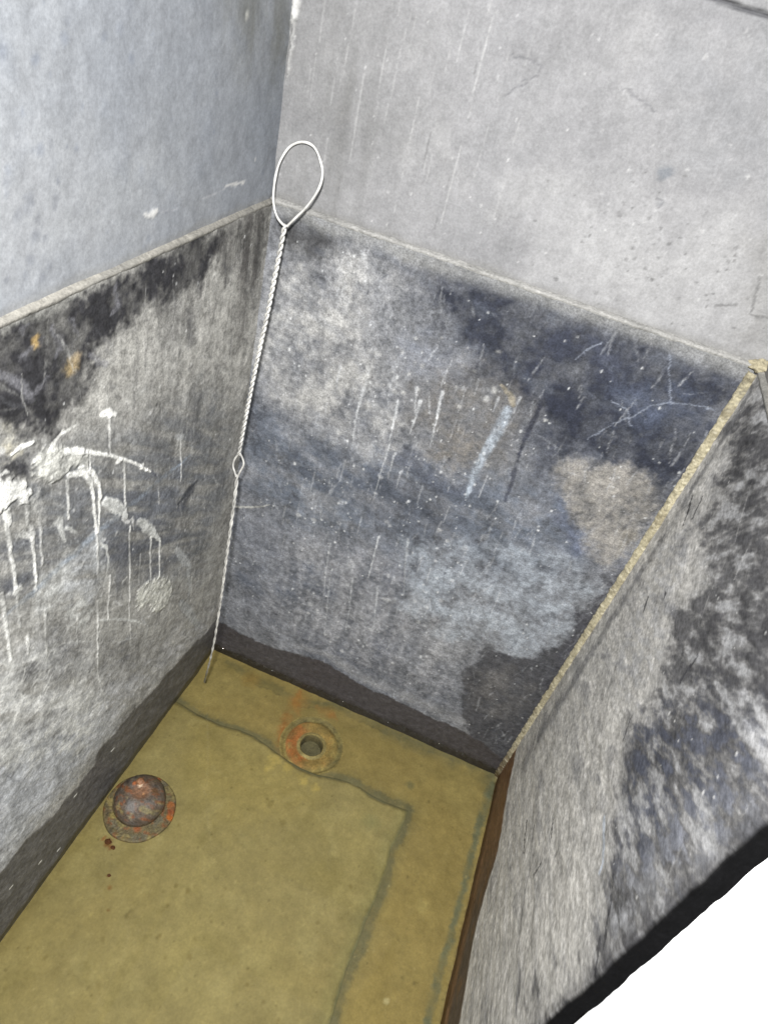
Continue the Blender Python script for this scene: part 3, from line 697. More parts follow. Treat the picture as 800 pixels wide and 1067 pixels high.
def paint_floor(P):
    rng = np.random.default_rng(12)
    p = Paint(P, PF, uvF, (134, 121, 80), KF, 101)
    big, mid, fin = paint_floor_common(p, P, 111)
    # greenish grey deposits along the back and right edges
    back = [(238, 690), (262, 706), (285, 716), (312, 732), (345, 733), (372, 746), (420, 768), (470, 786), (512, 806)]
    p.stroke(back, [.004, .006, .004, .005, .008, .006], (92, 92, 72), .8, .7, .004, .003, tex=.7 + .9 * mid)
    p.stroke([(x, y + 5) for x, y in back], [.001, .0014], (70, 72, 62), .7, .7, .004, .002, tex=.5 + 1.2 * mid)
    p.stroke([(400, 764), (450, 782), (510, 806), (512, 830)], [.006, .010, .012, .006], (104, 104, 84), .7, .7, .004, .003, tex=.7 + .9 * mid)
    p.stroke(c8((195, 250), (180, 300), (165, 340), (140, 440), (110, 560), (80, 660), (50, 775)) + [(410, 1200)], [.006, .004, .004, .005], (92, 98, 84), .85, .6, .003, .002, tex=.8 + .8 * mid)
    p.stroke(c8((205, 250), (190, 360), (150, 520), (95, 775)), [.004, .005, .006], (84, 70, 44), .7, .7, .003, .002)
    sB = [(150, 716), (188, 732)] + c6((250, 206), (300, 230), (340, 240), (370, 252), (400, 275), (440, 303), (470, 320), (500, 332), (540, 340), (580, 352), (610, 372), (640, 388), (692, 408))
    sR = c6((694, 408), (680, 450), (660, 490), (648, 540), (628, 590), (604, 645), (588, 690), (566, 740), (548, 800), (534, 850)) + [(324, 1160)]
    for sl in (sB, sR):
        p.stroke(sl, [.006, .004, .0075, .006, .007], (86, 89, 76), .85, .5, .003, .002, tex=.8 + .6 * mid)
        p.stroke(sl, [.012, .010, .016], (104, 98, 70), .45, .8, .004, .003, tex=.7 + .9 * mid)
    # rust bloom around the drain
    p.stroke([(312, 722), (305, 742), (299, 760), (297, 785)], [.004, .008, .009, .006], (148, 88, 46), .7, .8, .005, .003, tex=.7 + .8 * mid)
    p.stroke([(330, 736), (340, 742), (350, 750)], [.003, .007, .003], (148, 104, 58), .55, .8, .004, .003, tex=.7 + .8 * mid)
    p.blob((312, 730), .012, (150, 106, 54), .5, .8, .004, .003); p.blob((262, 708), .010, (150, 116, 54), .4, .8, .004, .003)
    p.blob((344, 744), .006, (150, 104, 58), .5, .7, .003, .002)
    for k in range(60):
        q = (rng.uniform(210, 510), rng.uniform(690, 1060)); p.blob(q, rng.uniform(.0008, .003), (150, 136, 90) if k % 3 else (96, 88, 56), rng.uniform(.3, .6), .6, .002, .001)
    p.specks(220, (.0, W, .0, .48), rng, (160, 148, 108), .0005, .0016, .5, .0003); p.specks(160, (.0, W, .0, .48), rng, (78, 72, 50), .0005, .0016, .6, .0003)
    p.poly([(232, 682), (300, 716), (400, 758), (510, 800), (505, 822), (400, 790), (300, 742), (228, 700)], (112, 102, 66), .6, .006, .006, .004, tex=.4 + 1.1 * mid + .4 * fin)
    p.blob((428, 818), .005, (98, 98, 74), .7, .6, .003, .002); p.blob((440, 945), .006, (150, 140, 96), .5, .7, .003, .002)
    p.blob((403, 1043), .0028, (176, 168, 132), .7, .5, .001, .001)
    p.mul(np.clip(1 + .08 * mid + .08 * fin, .6, 1.4))
    p.H += .0010 * mid + .0014 * big
    d = np.hypot(P[:, 0] - DRX, P[:, 1] + DRY); p.H *= sstep(RD, RD + .012, d)
    return p

flo = slab('floor', axis(-.01, W + .01, .0013), axis(-.01, .50, .0013, 1.1), lambda P: np.stack([P[:, 0], -P[:, 1], np.full(len(P), ZF)], 1), (0, 0, 1), .03, paint_floor, M_FLOOR, basin, flip=True,
           keep=lambda c: np.hypot(c[:, 0] - DRX, c[:, 1] + DRY) > RD - .001)

seamB = np.array([uvF(hit(q, *PS)) for q in [(150, 716), (188, 732)] + c6((250, 206), (300, 230), (340, 240), (370, 252), (400, 275), (440, 303), (470, 320), (500, 332), (540, 340), (580, 352), (610, 372), (640, 388), (690, 408))])
seamR = np.array([uvF(hit(q, *PS)) for q in c6((690, 412), (676, 450), (655, 490), (645, 540), (625, 590), (600, 645), (585, 690), (562, 740), (545, 800), (530, 850)) + [(320, 1160), (290, 1260)]])
XR0 = seamR[0, 0]

def slab_pos(P):
    """P = (u along the width 0..1, distance v behind the back edge)"""
    u, v = P[:, 0], P[:, 1]
    x0 = -.008 + u * (XR0 + .008)
    yb = np.interp(x0, seamB[:, 0], seamB[:, 1])
    y = yb + v
    xr = np.interp(y, seamR[:, 1], seamR[:, 0])
    x = -.008 + u * (xr + .008)
    return np.stack([x, -y, np.full(len(P), ZS)], 1)

def paint_slab(Puv):
    X = slab_pos(Puv); P = np.stack([X[:, 0], -X[:, 1]], 1)
    rng = np.random.default_rng(14)
    p = Paint(P, PS, uvF, OL, KF, 131)
    big, mid, fin = paint_floor_common(p, P, 141)
    p.poly([(210, 735), (300, 790), (330, 840), (230, 860), (190, 790)], (138, 126, 80), .5, .03, .01, .004)
    for q, r in [((285, 790), .008), ((300, 800), .007), ((280, 800), .004), ((316, 812), .006), ((330, 822), .005)]:
        p.blob(q, r, (168, 152, 92), .6, .7, .004, .003)
    p.blob((283, 836), .005, (108, 98, 62), .6, .7, .003, .002); p.blob((295, 856), .004, (110, 100, 64), .6, .7, .003, .002)
    p.blob((386, 857), .010, (122, 122, 90), .5, .8, .004, .003); p.blob((320, 980), .012, (148, 140, 102), .4, .9, .005, .003)
    for k in range(110):
        q = (rng.uniform(0, 420), rng.uniform(740, 1067)); p.blob(q, rng.uniform(.0007, .0026), [(102, 90, 54), (152, 142, 100), (92, 82, 50)][k % 3], rng.uniform(.25, .6), .6, .002, .001)
    for k in range(9):
        q = (rng.uniform(30, 400), rng.uniform(880, 1067)); p.blob(q, rng.uniform(.008, .018), [(112, 104, 66), (142, 134, 96)][k % 2], .35, .9, .006, .004)
    p.specks(200, (.0, .34, .1, .48), rng, (158, 148, 110), .0005, .0015, .45, .0003); p.specks(200, (.0, .34, .1, .48), rng, (84, 76, 50), .0005, .0016, .55, .0003)
    p.mix(sstep(.15, .6, fbm(P, 24, 149, 4, sx=1, sy=.5, rot=.5)) * .35, (118, 110, 74)); p.mix(sstep(.2, .6, fbm(P, 30, 150, 4)) * .25, (150, 142, 104))
    # rust crumbs stain under the dome
    for q, r, c in [((113, 878), .0045, (104, 66, 36)), ((117, 882), .0028, (110, 64, 34)), ((108, 873), .002, (120, 80, 48)), ((112, 912), .002, (104, 78, 46)), ((115, 925), .0022, (118, 88, 52)), ((114, 948), .0013, (110, 80, 48))]:
        p.blob(q, r, c, .8, .6, .002, .0016)
    # dark slime along the slab edge
    e1 = (Puv[:, 1] + .002 * mid); e2 = (1 - Puv[:, 0]) * XR0 + .002 * mid
    p.mix((1 - sstep(.000, .0045, e1)) * .8, (88, 90, 74)); p.mix((1 - sstep(.000, .0045, e2)) * .8, (86, 90, 78))
    p.mix((1 - sstep(.004, .022, e2)) * .35, (118, 116, 80)); p.mix((1 - sstep(.0, .02, P[:, 0])) * .4, (108, 96, 56))
    p.mul(np.clip(1 + .07 * mid + .07 * fin, .6, 1.4))
    p.H += .0004 * mid + .0006 * big - .0024 * (1 - sstep(0, .006, np.minimum(e1, e2)))
    return p

def nslab(name, us, vs):
    return slab(name, us, vs, slab_pos, (0, 0, 1), .010, paint_slab, M_FLOOR, flo_parent, flip=True)
flo_parent = basin
nslab('raised_slab', np.linspace(0, 1, 300), axis(0, .42, .0013, .95))['label'] = 'raised olive slab in the basin floor'

# drain: rusty ring, dished seat and throat
pr = [(.0375, ZF - .0008), (.035, ZF + .0004), (.0335, ZF - .0006), (.0315, ZF - .0030), (.0295, ZF - .0032), (.028, ZF - .0012), (.025, ZF - .0006), (.021, ZF - .0016), (.0175, ZF - .0030), (.0155, ZF - .0030), (.0145, ZF - .0010), (.0132, ZF - .0008), (.0124, ZF - .0026), (.0120, ZF - .007), (.0116, ZF - .018)]
v, f = lathe(pr, 84, .02, 2)
rad = np.hypot(v[:, 0], v[:, 1]); v[:, :2] *= 1.19; ang = np.arctan2(v[:, 1], v[:, 0]); m1 = fbm(v[:, :2] + .3, 90, 301, 4)
c = np.tile(lin((134, 121, 78)) * KF, (len(v), 1))
def mixc(c, m, col, k=KF): return c * (1 - m[:, None]) + lin(col) * k * m[:, None]
c = mixc(c, sstep(.027, .030, rad) * (1 - sstep(.0335, .035, rad)) * .65 * sstep(-.6, .3, np.sin(ang) + .4 * np.cos(ang)), (88, 86, 66))  # shadow in the outer groove, painted as a darker arc on one side
ringm = sstep(.0155, .0170, rad) * (1 - sstep(.0275, .0295, rad))
left = sstep(-.2, .9, -np.cos(ang - .35))
c = mixc(c, ringm * .6, (140, 114, 66)); c = mixc(c, ringm * np.clip(left * 1.2 - .15 + m1 * .5, 0, 1) * .85, (152, 92, 54))
c = mixc(c, sstep(.0132, .0138, rad) * (1 - sstep(.0152, .0160, rad)) * .6, (138, 130, 98))
c = mixc(c, (1 - sstep(.0126, .0134, rad)) * .85, (104, 98, 74)); c = mixc(c, (1 - sstep(.0116, .0121, rad)) * .8, (76, 74, 58))
m2 = fbm(v[:, :2] + .9, 48, 305, 4); c = mixc(c, sstep(.0, .5, m2) * sstep(.016, .019, rad) * .65, (128, 118, 76)); c = mixc(c, sstep(.15, .5, -m2) * sstep(.016, .019, rad) * .5, (106, 96, 62))
c *= (1 + .25 * m1)[:, None]
v = v + np.array([DRX, DRY, 0])
drain = mesh_obj('drain', v, f[:, ::-1], M_RUST, basin, c, np.full(len(v), .7)); drain['label'] = 'rust-stained round drain hole under the water'
v, f = lathe([(.0141, ZF - .016), (.006, ZF - .017), (.0006, ZF - .0172)], 40); v = v + np.array([DRX, DRY, 0])
mesh_obj('drain_plug', v, f[:, ::-1], M_RUST, drain, np.tile(lin((92, 88, 68)), (len(v), 1)), np.full(len(v), .7))

# ------------------------------------------------------------------ ledges, corner bead
def trim(name, path, prof, col, seed, k=KB, n=None, amp=.0003, grime=None):
    """sweep a closed (offset, offset) profile along straight path p0->p1; prof entries are 3-D offset vectors"""
    p0, p1 = map(np.asarray, path); Ln = np.linalg.norm(p1 - p0); n = n or int(Ln / .0016)
    ts = np.linspace(0, 1, n); pf = np.asarray(prof, float); q = len(pf)
    V = (p0[None, :] + ts[:, None] * (p1 - p0)[None, :])[:, None, :] + pf[None, :, :]
    V = V.reshape(-1, 3); S = np.stack([np.repeat(ts * Ln, q), np.tile(np.arange(q) * .004, n)], 1)
    nn = fbm(S, 70, seed, 4); n2 = fbm(S, 260, seed + 5, 3); n3 = fbm(S, 18, seed + 9, 3)
    cen = pf.mean(0); dirs = pf - cen; dirs /= np.linalg.norm(dirs, axis=1)[:, None]
    V += np.tile(dirs, (n, 1)) * (amp * (nn + .6 * n2))[:, None]
    cc = np.tile(lin(col) * k, (len(V), 1)) * np.clip(1 + .10 * nn + .12 * n2 + .10 * n3, .4, 1.7)[:, None]
    if grime: cc = grime(cc, V, nn, n2, n3)
    i = np.arange(n - 1)[:, None] * q + np.arange(q)[None, :]; i2 = np.arange(n - 1)[:, None] * q + ((np.arange(q) + 1) % q)[None, :]
    f = np.stack([i.ravel(), i2.ravel(), i2.ravel() + q, i.ravel() + q], 1)
    return mesh_obj(name, V, f, M_TRIM, basin, cc, np.full(len(V), .8))

XT = LEAN * ZL
def ledge_prof(ax, dp=LED):   # ax: unit vector from the room towards the wall
    ax = np.array(ax, float)
    return [ax * a + np.array([0, 0, b]) for a, b in ((.0012, -.0048), (-.0006, -.0016), (-.0005, -.0004), (.001, .0004), (.002, .0006), (dp - .001, .0010), (dp + .004, .0016), (dp + .004, -.006))]
def gr_left(cc, V, nn, n2, n3):
    m = np.clip(sstep(.1, .7, n3) * .4, 0, 1); return mixc(cc, m, (120, 120, 118), KB)
trim('ledge', ((XT, .03, ZL), (XT, -1.0, ZL)), ledge_prof((-1, 0, 0)), (172, 169, 161), 401, KB * 1.0, grime=gr_left)
trim('ledge', ((-.02, 0, ZL + .001), (W + .02, 0, ZL + .001)), ledge_prof((0, 1, 0), LEDB), (178, 177, 174), 411, KB * 1.1, grime=gr_left)
trim('ledge', ((W, .03, ZL - .001), (W, -.37, ZL - .001)), ledge_prof((1, 0, 0)), (172, 170, 164), 421, KB * .9)
def gr_bead(cc, V, nn, n2, n3):
    cc = mixc(cc, np.clip(1 - sstep(.01, .075, V[:, 2] + .01 * nn), 0, 1) * .9, (104, 78, 44), KB)
    cc = mixc(cc, sstep(.1, .5, nn) * .6, (112, 104, 84), .7); cc = mixc(cc, sstep(.1, .6, n3) * .45, (140, 130, 104), .75)
    cc = mixc(cc, sstep(.15, .5, n2) * .6, (214, 208, 186), .85); cc = mixc(cc, sstep(.2, .5, -n2) * .5, (96, 90, 72), .7)
    top = sstep(.55, .6, V[:, 2]); return mixc(cc, top * sstep(-.2, .3, n2) * .7, (90, 84, 74), KB)
trim('corner_bead', ((W, 0, -.02), (W - .001, 0, ZL - .004)), [(-.0052, -.0003, 0), (-.0041, -.0020, 0), (-.0020, -.0041, 0), (-.0004, -.0052, 0), (.006, -.002, 0), (.004, .005, 0), (-.004, .005, 0)], (176, 168, 142), 431, .85, amp=.0011, grime=gr_bead)['label'] = 'yellowish mortar bead up the corner'
# lump of mortar where bead and ledges meet
def lump(name, c, r, col, seed, parent, sq=(1, 1, 1)):
    V = []; Fc = []; nu, nv = 28, 16
    for i in range(nv + 1):
        th = math.pi * i / nv
        for j in range(nu):
            a = 2 * math.pi * j / nu; V.append((math.sin(th) * math.cos(a), math.sin(th) * math.sin(a), math.cos(th)))
    V = np.array(V); nn = fbm(V[:, :2] + V[:, 2:3] * np.array([[.7, 1.3]]), 1.3, seed, 4)
    X = V * (1 + .38 * nn)[:, None] * r * np.array(sq) + np.array(c)
    for i in range(nv):
        for j in range(nu): Fc.append((i * nu + j, (i + 1) * nu + j, (i + 1) * nu + (j + 1) % nu, i * nu + (j + 1) % nu))
    cc = np.tile(lin(col) * KB, (len(V), 1)) * (1 + .25 * nn)[:, None]
    return mesh_obj(name, X, np.array(Fc), M_TRIM, parent, cc, np.full(len(V), .85))
lump('mortar_lump', (W + .001, .003, ZL + .001), .0085, (200, 190, 160), 44, basin, (1.1, 1.1, .6))['label'] = 'pale mortar lump at the top of the corner'

# ------------------------------------------------------------------ upper walls
def paint_ub(P):
    rng = np.random.default_rng(21)
    p = Paint(P, PUB, uvUB, (168, 168, 170), .525, 201)
    big = fbm(P, 7, 211, 4); mid = fbm(P, 26, 212, 4); fin = fbm(P, 110, 213, 3); gr = fbm(P, 260, 216, 3)
    vert = fbm(P, 100, 214, 4, sy=.06); vs = fbm(P, 34, 215, 3, sy=.14)
    p.mix(sstep(-.1, .8, big) * .35, (148, 149, 152)); p.mix(sstep(.0, .8, -big) * .4, (184, 184, 185))
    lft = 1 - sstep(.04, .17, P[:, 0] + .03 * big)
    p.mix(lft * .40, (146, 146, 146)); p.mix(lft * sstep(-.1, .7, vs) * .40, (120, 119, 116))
    p.poly([(306, 40), (380, 20), (440, 40), (450, 120), (400, 160), (330, 150), (300, 120)], (124, 124, 123), .4, .03, .014, .005, tex=.8 + .8 * vs)
    p.mix(sstep(.1, .7, fbm(P, 14, 219, 4)) * .3, (192, 192, 192)); p.mix(sstep(.15, .7, fbm(P, 20, 220, 4)) * .25, (146, 146, 149))
    p.poly([(560, 200), (800, 250), (800, 370), (700, 345), (560, 285)], (194, 194, 195), .65, .03, .02, .005)
    p.poly([(700, 60), (800, 60), (800, 180), (740, 170)], (150, 152, 156), .5, .03, .02, .005)
    p.poly([(560, 20), (660, 20), (640, 80), (570, 70)], (148, 148, 150), .5, .03, .02, .005)
    p.poly([(780, 250), (800, 250), (800, 360), (778, 350)], (140, 138, 132), .4, .02, .012, .005)
    # long pale trowel scratches
    for a, b, w_, al in [(a_, b_, w__, al_ * .7) for a_, b_, w__, al_ in [((225, 35), (175, 245), .0009, .8), ((175, 25), (150, 130), .0008, .6), ((75, 200), (50, 320), .0010, .8), ((50, 320), (22, 445), .0009, .7), ((160, 305), (118, 465), .0009, .75),
                         ((10, 60), (-20, 250), .0009, .5), ((-40, 150), (-70, 330), .0009, .5), ((100, 320), (80, 420), .0007, .5), ((140, 90), (120, 190), .0007, .4), ((-90, 90), (-110, 220), .001, .5), ((-60, 20), (-90, 180), .001, .5), ((30, 130), (0, 260), .0008, .4), ((60, 20), (30, 120), .0008, .4), ((260, 110), (235, 210), .0007, .35)]]:
        p.stroke(c2(a, b), [w_ * .5, w_, w_ * .5], (208, 208, 208), al, .6, .0003, .0004)
    for k in range(40):
        q = np.array([rng.uniform(0, .2), rng.uniform(.63, .84)]); ln = rng.uniform(.01, .05)
        p.stroke([q, q - (ln * .02, ln)], [.0003, rng.uniform(.0005, .001), .0003], (196, 196, 196) if k % 3 else (96, 96, 96), rng.uniform(.2, .5), .7, .0004, .0004, wall=True)
    # hair cracks, pits
    for cr in [((270, 112), (310, 122), (328, 135), (322, 158), (290, 165)), ((500, 182), (530, 205), (560, 228)), ((560, 410), (575, 420), (568, 436)), ((300, 170), (250, 200))]:
        p.stroke(c2(*cr), .0007, (118, 118, 122), .6, .6, .002, .001, h=-.0003)
    p.blob(c2((590, 355))[0], .0045, (124, 130, 138), .7, .6, .003, .002); p.blob(c2((570, 425))[0], .0022, (140, 142, 146), .6, .6, .002, .002)
    for k in range(110):
        q = (400 + rng.normal(560, 120) / 2, rng.normal(530, 90) / 2); p.blob(q, rng.uniform(.0004, .0014), (112, 112, 112), rng.uniform(.3, .8), .5, .0006, .0006, h=-.0003)
    for a, b in [((760, 660), (800, 665)), ((765, 650), (780, 580)), ((690, 640), (735, 635))]:
        p.stroke(c2(a, b), .0009, (112, 112, 112), .6, .6, .0015, .001)
    p.specks(220, (0, W, .62, .85), rng, (222, 222, 222), .0004, .0011, .7)
    # white lime run down the corner
    xc = PUL[1]
    for z0, z1, w_, al in [(.735, .80, .0018, .75), (.755, .775, .0042, .95), (.738, .754, .0036, .9), (.70, .738, .0012, .4), (.79, .84, .0022, .5)]:
        p.stroke([(xc + .003, z1), (xc + .0036, (z0 + z1) / 2), (xc + .002, z0)], [w_ * .7, w_, w_ * .6], (232, 232, 230), al, .5, .001, .0012, h=.0015, wall=True)
    p.mul(np.clip(1 + .06 * mid + .07 * fin + .09 * gr + .05 * vert, .5, 1.5))
    # joint near the top with a slightly paler course above
    jn = np.array([p.w(q) for q in [(640, -34), (735, -4), (757, 3), (775, 10), (790, 13), (800, 17), (900, 50)]])
    zj = np.interp(P[:, 0], jn[:, 0], jn[:, 1]) + .0008 * mid
    d = P[:, 1] - zj
    p.mix((1 - sstep(.0006, .0024, abs(d))) * .85, (84, 84, 88)); p.H -= .003 * (1 - sstep(.0004, .0022, abs(d)))
    p.mix((1 - sstep(.003, .012, abs(d + .006))) * .25, (120, 121, 126))
    p.H += .0016 * sstep(0, .002, d)
    # greyer just above the ledge
    p.mix((1 - sstep(.002, .008, P[:, 1] - ZL + .002 * mid)) * .35, (140, 138, 132))
    p.H += .0006 * mid + .0002 * vert
    return p
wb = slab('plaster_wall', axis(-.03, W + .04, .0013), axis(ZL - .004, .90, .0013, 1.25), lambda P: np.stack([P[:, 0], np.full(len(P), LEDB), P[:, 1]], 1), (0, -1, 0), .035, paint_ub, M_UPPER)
tag(wb, 'pale grey plastered wall with fine scratches and a dark joint, rising behind the wire loop', 'wall')

def paint_ul(P):
    rng = np.random.default_rng(25)
    p = Paint(P, PUL, uvUL, (164, 168, 174), .63, 231)
    big = fbm(P, 6, 241, 4); mid = fbm(P, 24, 242, 4); fin = fbm(P, 100, 243, 3); gr = fbm(P, 260, 246, 3)
    dg = fbm(P, 70, 244, 3, sy=.18, rot=-.7); vs = fbm(P, 40, 245, 3, sy=.12)
    p.mix(sstep(-.1, .8, big) * .3, (150, 156, 166)); p.mix(sstep(0, .8, -big) * .35, (180, 182, 185))
    p.poly([(-200, 60), (40, 120), (110, 180), (120, 240), (0, 320), (-300, 420)], (186, 188, 191), .6, .05, .02, .006)
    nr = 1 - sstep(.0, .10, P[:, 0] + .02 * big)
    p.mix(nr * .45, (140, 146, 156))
    p.poly([(215, -30), (300, -30), (304, 60), (280, 90), (240, 40)], (116, 116, 106), .7, .03, .014, .005, tex=.75 + .9 * vs)
    p.poly([(245, 110), (297, 60), (295, 190), (280, 180)], (138, 144, 152), .4, .02, .012, .005)
    p.mix(sstep(.1, .7, fbm(P, 13, 249, 4)) * .3, (188, 191, 194)); p.mix(sstep(.2, .7, mid) * .3, (138, 144, 154))
    for k in range(34):
        q = (rng.uniform(0, 290), rng.uniform(0, 280)); p.blob(q, rng.uniform(.0006, .003), (138, 145, 158), rng.uniform(.25, .55), .6, .001, .001)
    for k in range(26):
        q = (rng.uniform(0, 60), rng.uniform(140, 310)); p.blob(q, rng.uniform(.001, .003), (138, 142, 150), rng.uniform(.3, .6), .6, .001, .001)
    # white nicks
    p.stroke(c1((300, 448), (318, 446), (326, 440)), [.0006, .0022, .0016], (232, 232, 230), .95, .5, .0006, .0008, h=.0004)
    p.stroke(c1((470, 388), (490, 384), (515, 378)), [.0005, .0013, .0005], (226, 226, 224), .9, .5, .0005, .0006)
    p.stroke(c1((410, 422), (445, 406), (470, 392)), [.0004, .0006, .0004], (200, 202, 206), .6, .5, .0005, .0006)
    p.stroke(c1((330, 440), (370, 436)), .0005, (196, 198, 204), .5, .5, .0005, .0006)
    p.blob(c1((515, 33))[0], .0026, (196, 196, 190), .8, .6, .001, .001); p.blob(c1((532, 332))[0], .0012, (210, 210, 208), .8, .5, .0006, .0006)
    p.mul(np.clip(1 + .06 * mid + .05 * dg + .05 * fin + .08 * gr, .5, 1.5))
    p.mix((1 - sstep(.002, .008, P[:, 1] - ZL + .002 * mid)) * .35, (150, 148, 142))
    p.H += .0006 * mid + .0002 * dg
    return p
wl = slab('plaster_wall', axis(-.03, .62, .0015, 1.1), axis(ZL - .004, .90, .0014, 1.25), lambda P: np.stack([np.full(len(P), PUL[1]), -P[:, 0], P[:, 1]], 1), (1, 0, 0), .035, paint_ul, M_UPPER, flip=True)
tag(wl, 'smooth bluish grey plastered wall above the splash-stained side of the basin', 'wall')

def paint_ur(P):
    p = Paint(P, ((1, 0, 0), W + LED), uvR, (150, 148, 146), KB, 261)
    mid = fbm(P, 26, 262, 4); fin = fbm(P, 110, 263, 3)
    p.mix(sstep(0, .7, mid) * .4, (128, 127, 126)); p.mul(np.clip(1 + .1 * mid + .12 * fin, .5, 1.5)); p.H += .0005 * mid
    return p
wr = slab('plaster_wall', axis(-.03, -YE, .003), axis(ZL - .004, 1.2, .003), lambda P: np.stack([np.full(len(P), W + LED), -P[:, 0], P[:, 1]], 1), (-1, 0, 0), .03, paint_ur, M_UPPER)
tag(wr, 'narrow sliver of grey plastered wall above the lumpy black-mottled side of the basin', 'wall')

# bright painted wall beyond the near edge of the basin
def paint_white(P):
    p = Paint(P, ((0, 1, 0), -.33), uvB, (246, 246, 245), 1.0, 281)
    mid = fbm(P, 20, 282, 4); p.mul(1 + .02 * mid); p.H += .0004 * mid
    return p
ww = slab('white_wall', axis(W + .0125, 1.3, .006), axis(-.05, 1.2, .006), lambda P: np.stack([P[:, 0], np.full(len(P), -.333), P[:, 1]], 1), (0, -1, 0), .04, paint_white, M_UPPER)
tag(ww, 'glaring white painted wall beyond the dark rough edge of the basin', 'wall')

# ------------------------------------------------------------------ water
def water():
    us = np.concatenate([[0, .0006, .0012, .002, .003, .0045, .0065], np.linspace(.01, W - .01, 300), W - np.array([.0065, .0045, .003, .002, .0012, .0006, 0])])
    vs = np.concatenate([[0, .0006, .0012, .002, .003, .0045, .0065], np.linspace(.01, .98, 120)])
    U, V = np.meshgrid(us, vs, indexing='ij'); U = U.ravel(); V = V.ravel()
    d = np.minimum(np.minimum(U, W - U), V); rg = np.clip(.42 + .9 * fbm(np.stack([U, V], 1), 75, 77, 3), 0, 1); z = .0046 * rg * np.exp(-d / .0019)
    X = np.stack([U, -V, z], 1)
    return mesh_obj('water', X, grid_faces(len(us), len(vs), True), M_WATER)
wt = water(); tag(wt, 'shallow clear water over the olive basin floor', 'water', kind='structure')

# ------------------------------------------------------------------ rusty dome fitting on the floor
DO = hit((146, 841), (0, 0, 1), ZS + .003)
dome = empty('domed_iron_cap', (DO[0], DO[1], ZS))
tag(dome, 'rust-speckled iron dome on a round flange, sitting on the olive slab beside the left wall', 'valve cap')
def rusty(v, base, seed, spots):
    P2 = v[:, :2] + v[:, 2:3] * np.array([[.37, .61]]); a = fbm(P2, 55, seed, 4); b = fbm(P2, 130, seed + 3, 4); g = fbm(P2, 260, seed + 7, 3)
    c = np.tile(lin(base) * .7, (len(v), 1))
    c = mixc(c, sstep(.0, .6, a) * .6, (110, 92, 72), .7); c = mixc(c, sstep(.05, .5, -a) * .5, (112, 110, 106), .7)
    c = mixc(c, sstep(.15, .55, b) * .75, (142, 84, 44), .7); c = mixc(c, sstep(.3, .6, -b) * .6, (62, 56, 50), .7)
    c = mixc(c, sstep(.25, .6, fbm(P2 + .7, 80, seed + 11, 3)) * .6, (158, 146, 96), .7)
    for (x, y, r, col) in spots:
        m = 1 - sstep(r * .5, r * 1.4, np.hypot(v[:, 0] - x, v[:, 1] - y) + .002 * b); c = mixc(c, m * .95, col, .8)
    return c * (1 + .25 * g)[:, None]
RF = .0395
pf = [(RF - .0005, 0), (RF, .0012), (RF - .0004, .0026), (RF - .0016, .0034), (RF - .0032, .0030)] + [(r, .0030 + .0012 * (1 - (r / RF) ** 2)) for r in np.linspace(RF - .005, .012, 26)]
v, f = lathe(pf, 130, .012, 1); nn = fbm(v[:, :2], 110, 501, 3); v[:, 2] += .0004 * nn
mesh_obj('flange', v, f, M_IRON, dome, rusty(v, (118, 108, 82), 511, [(.036, .004, .0035, (196, 108, 34)), (.034, .010, .004, (150, 76, 36)), (.030, .016, .004, (160, 96, 48)), (-.028, .012, .006, (168, 152, 84)), (-.02, -.02, .004, (160, 146, 92)), (.012, -.022, .004, (150, 84, 44)), (.0, .037, .003, (150, 86, 50))]), np.full(len(v), .5))
pd = [(.0262, .0030), (.0266, .0052), (.0262, .0075)]
for a in np.linspace(.08, 1.0, 34): pd.append((.0262 * math.cos(a * math.pi / 2) ** .82, .0085 + .0235 * math.sin(a * math.pi / 2)))
v, f = lathe(pd, 110, .012, 3); nn = fbm(v[:, :2] + v[:, 2:3], 120, 521, 3); v *= (1 + .012 * nn)[:, None]
# shallow dent in the crown
v[:, :2] *= 1.08; v[:, 0] -= .0030; v[:, 1] += .0042
v[:, 2] -= .0025 * (1 - sstep(.004, .012, np.hypot(v[:, 0] + .002, v[:, 1] - .005)))
mesh_obj('dome', v, f, M_IRON, dome, rusty(v, (104, 90, 76), 531, [(-.002, .006, .010, (128, 92, 66)), (-.013, .010, .0026, (176, 100, 54)), (-.007, .012, .003, (204, 178, 150)), (.002, .004, .0018, (206, 150, 96)), (-.001, -.013, .006, (116, 112, 108)), (.012, .012, .004, (108, 78, 50))]), np.full(len(v), .55))
v, f = lathe([(.0042, .0), (.0044, .0016), (.0034, .0028), (.0016, .0032), (.0002, .0033)], 30, .06, 2); v = v + np.array([-.009, .0145, .0292])
mesh_obj('rivet', v, f, M_IRON, dome, rusty(v, (150, 104, 70), 541, []), np.full(len(v), .45))

# loose rust crumbs
for k, (q, r, lb) in enumerate([((113, 877), .0030, 'larger brown rust crumb on the slab just below the iron dome'), ((118, 883), .0020, 'small brown rust crumb beside the larger crumb below the iron dome'), ((114, 912), .0015, 'tiny rust crumb farthest from the iron dome, alone on the slab')]):
    h = hit(q, (0, 0, 1), ZS + .001)
    o = lump('rust_crumb', (0, 0, 0), r, (110, 66, 36), 60 + k, None, (1.2, .9, .5)); o.location = (h[0], h[1], ZS + r * .35)
    tag(o, lb, 'rust crumb', 'rust crumbs below the iron dome')

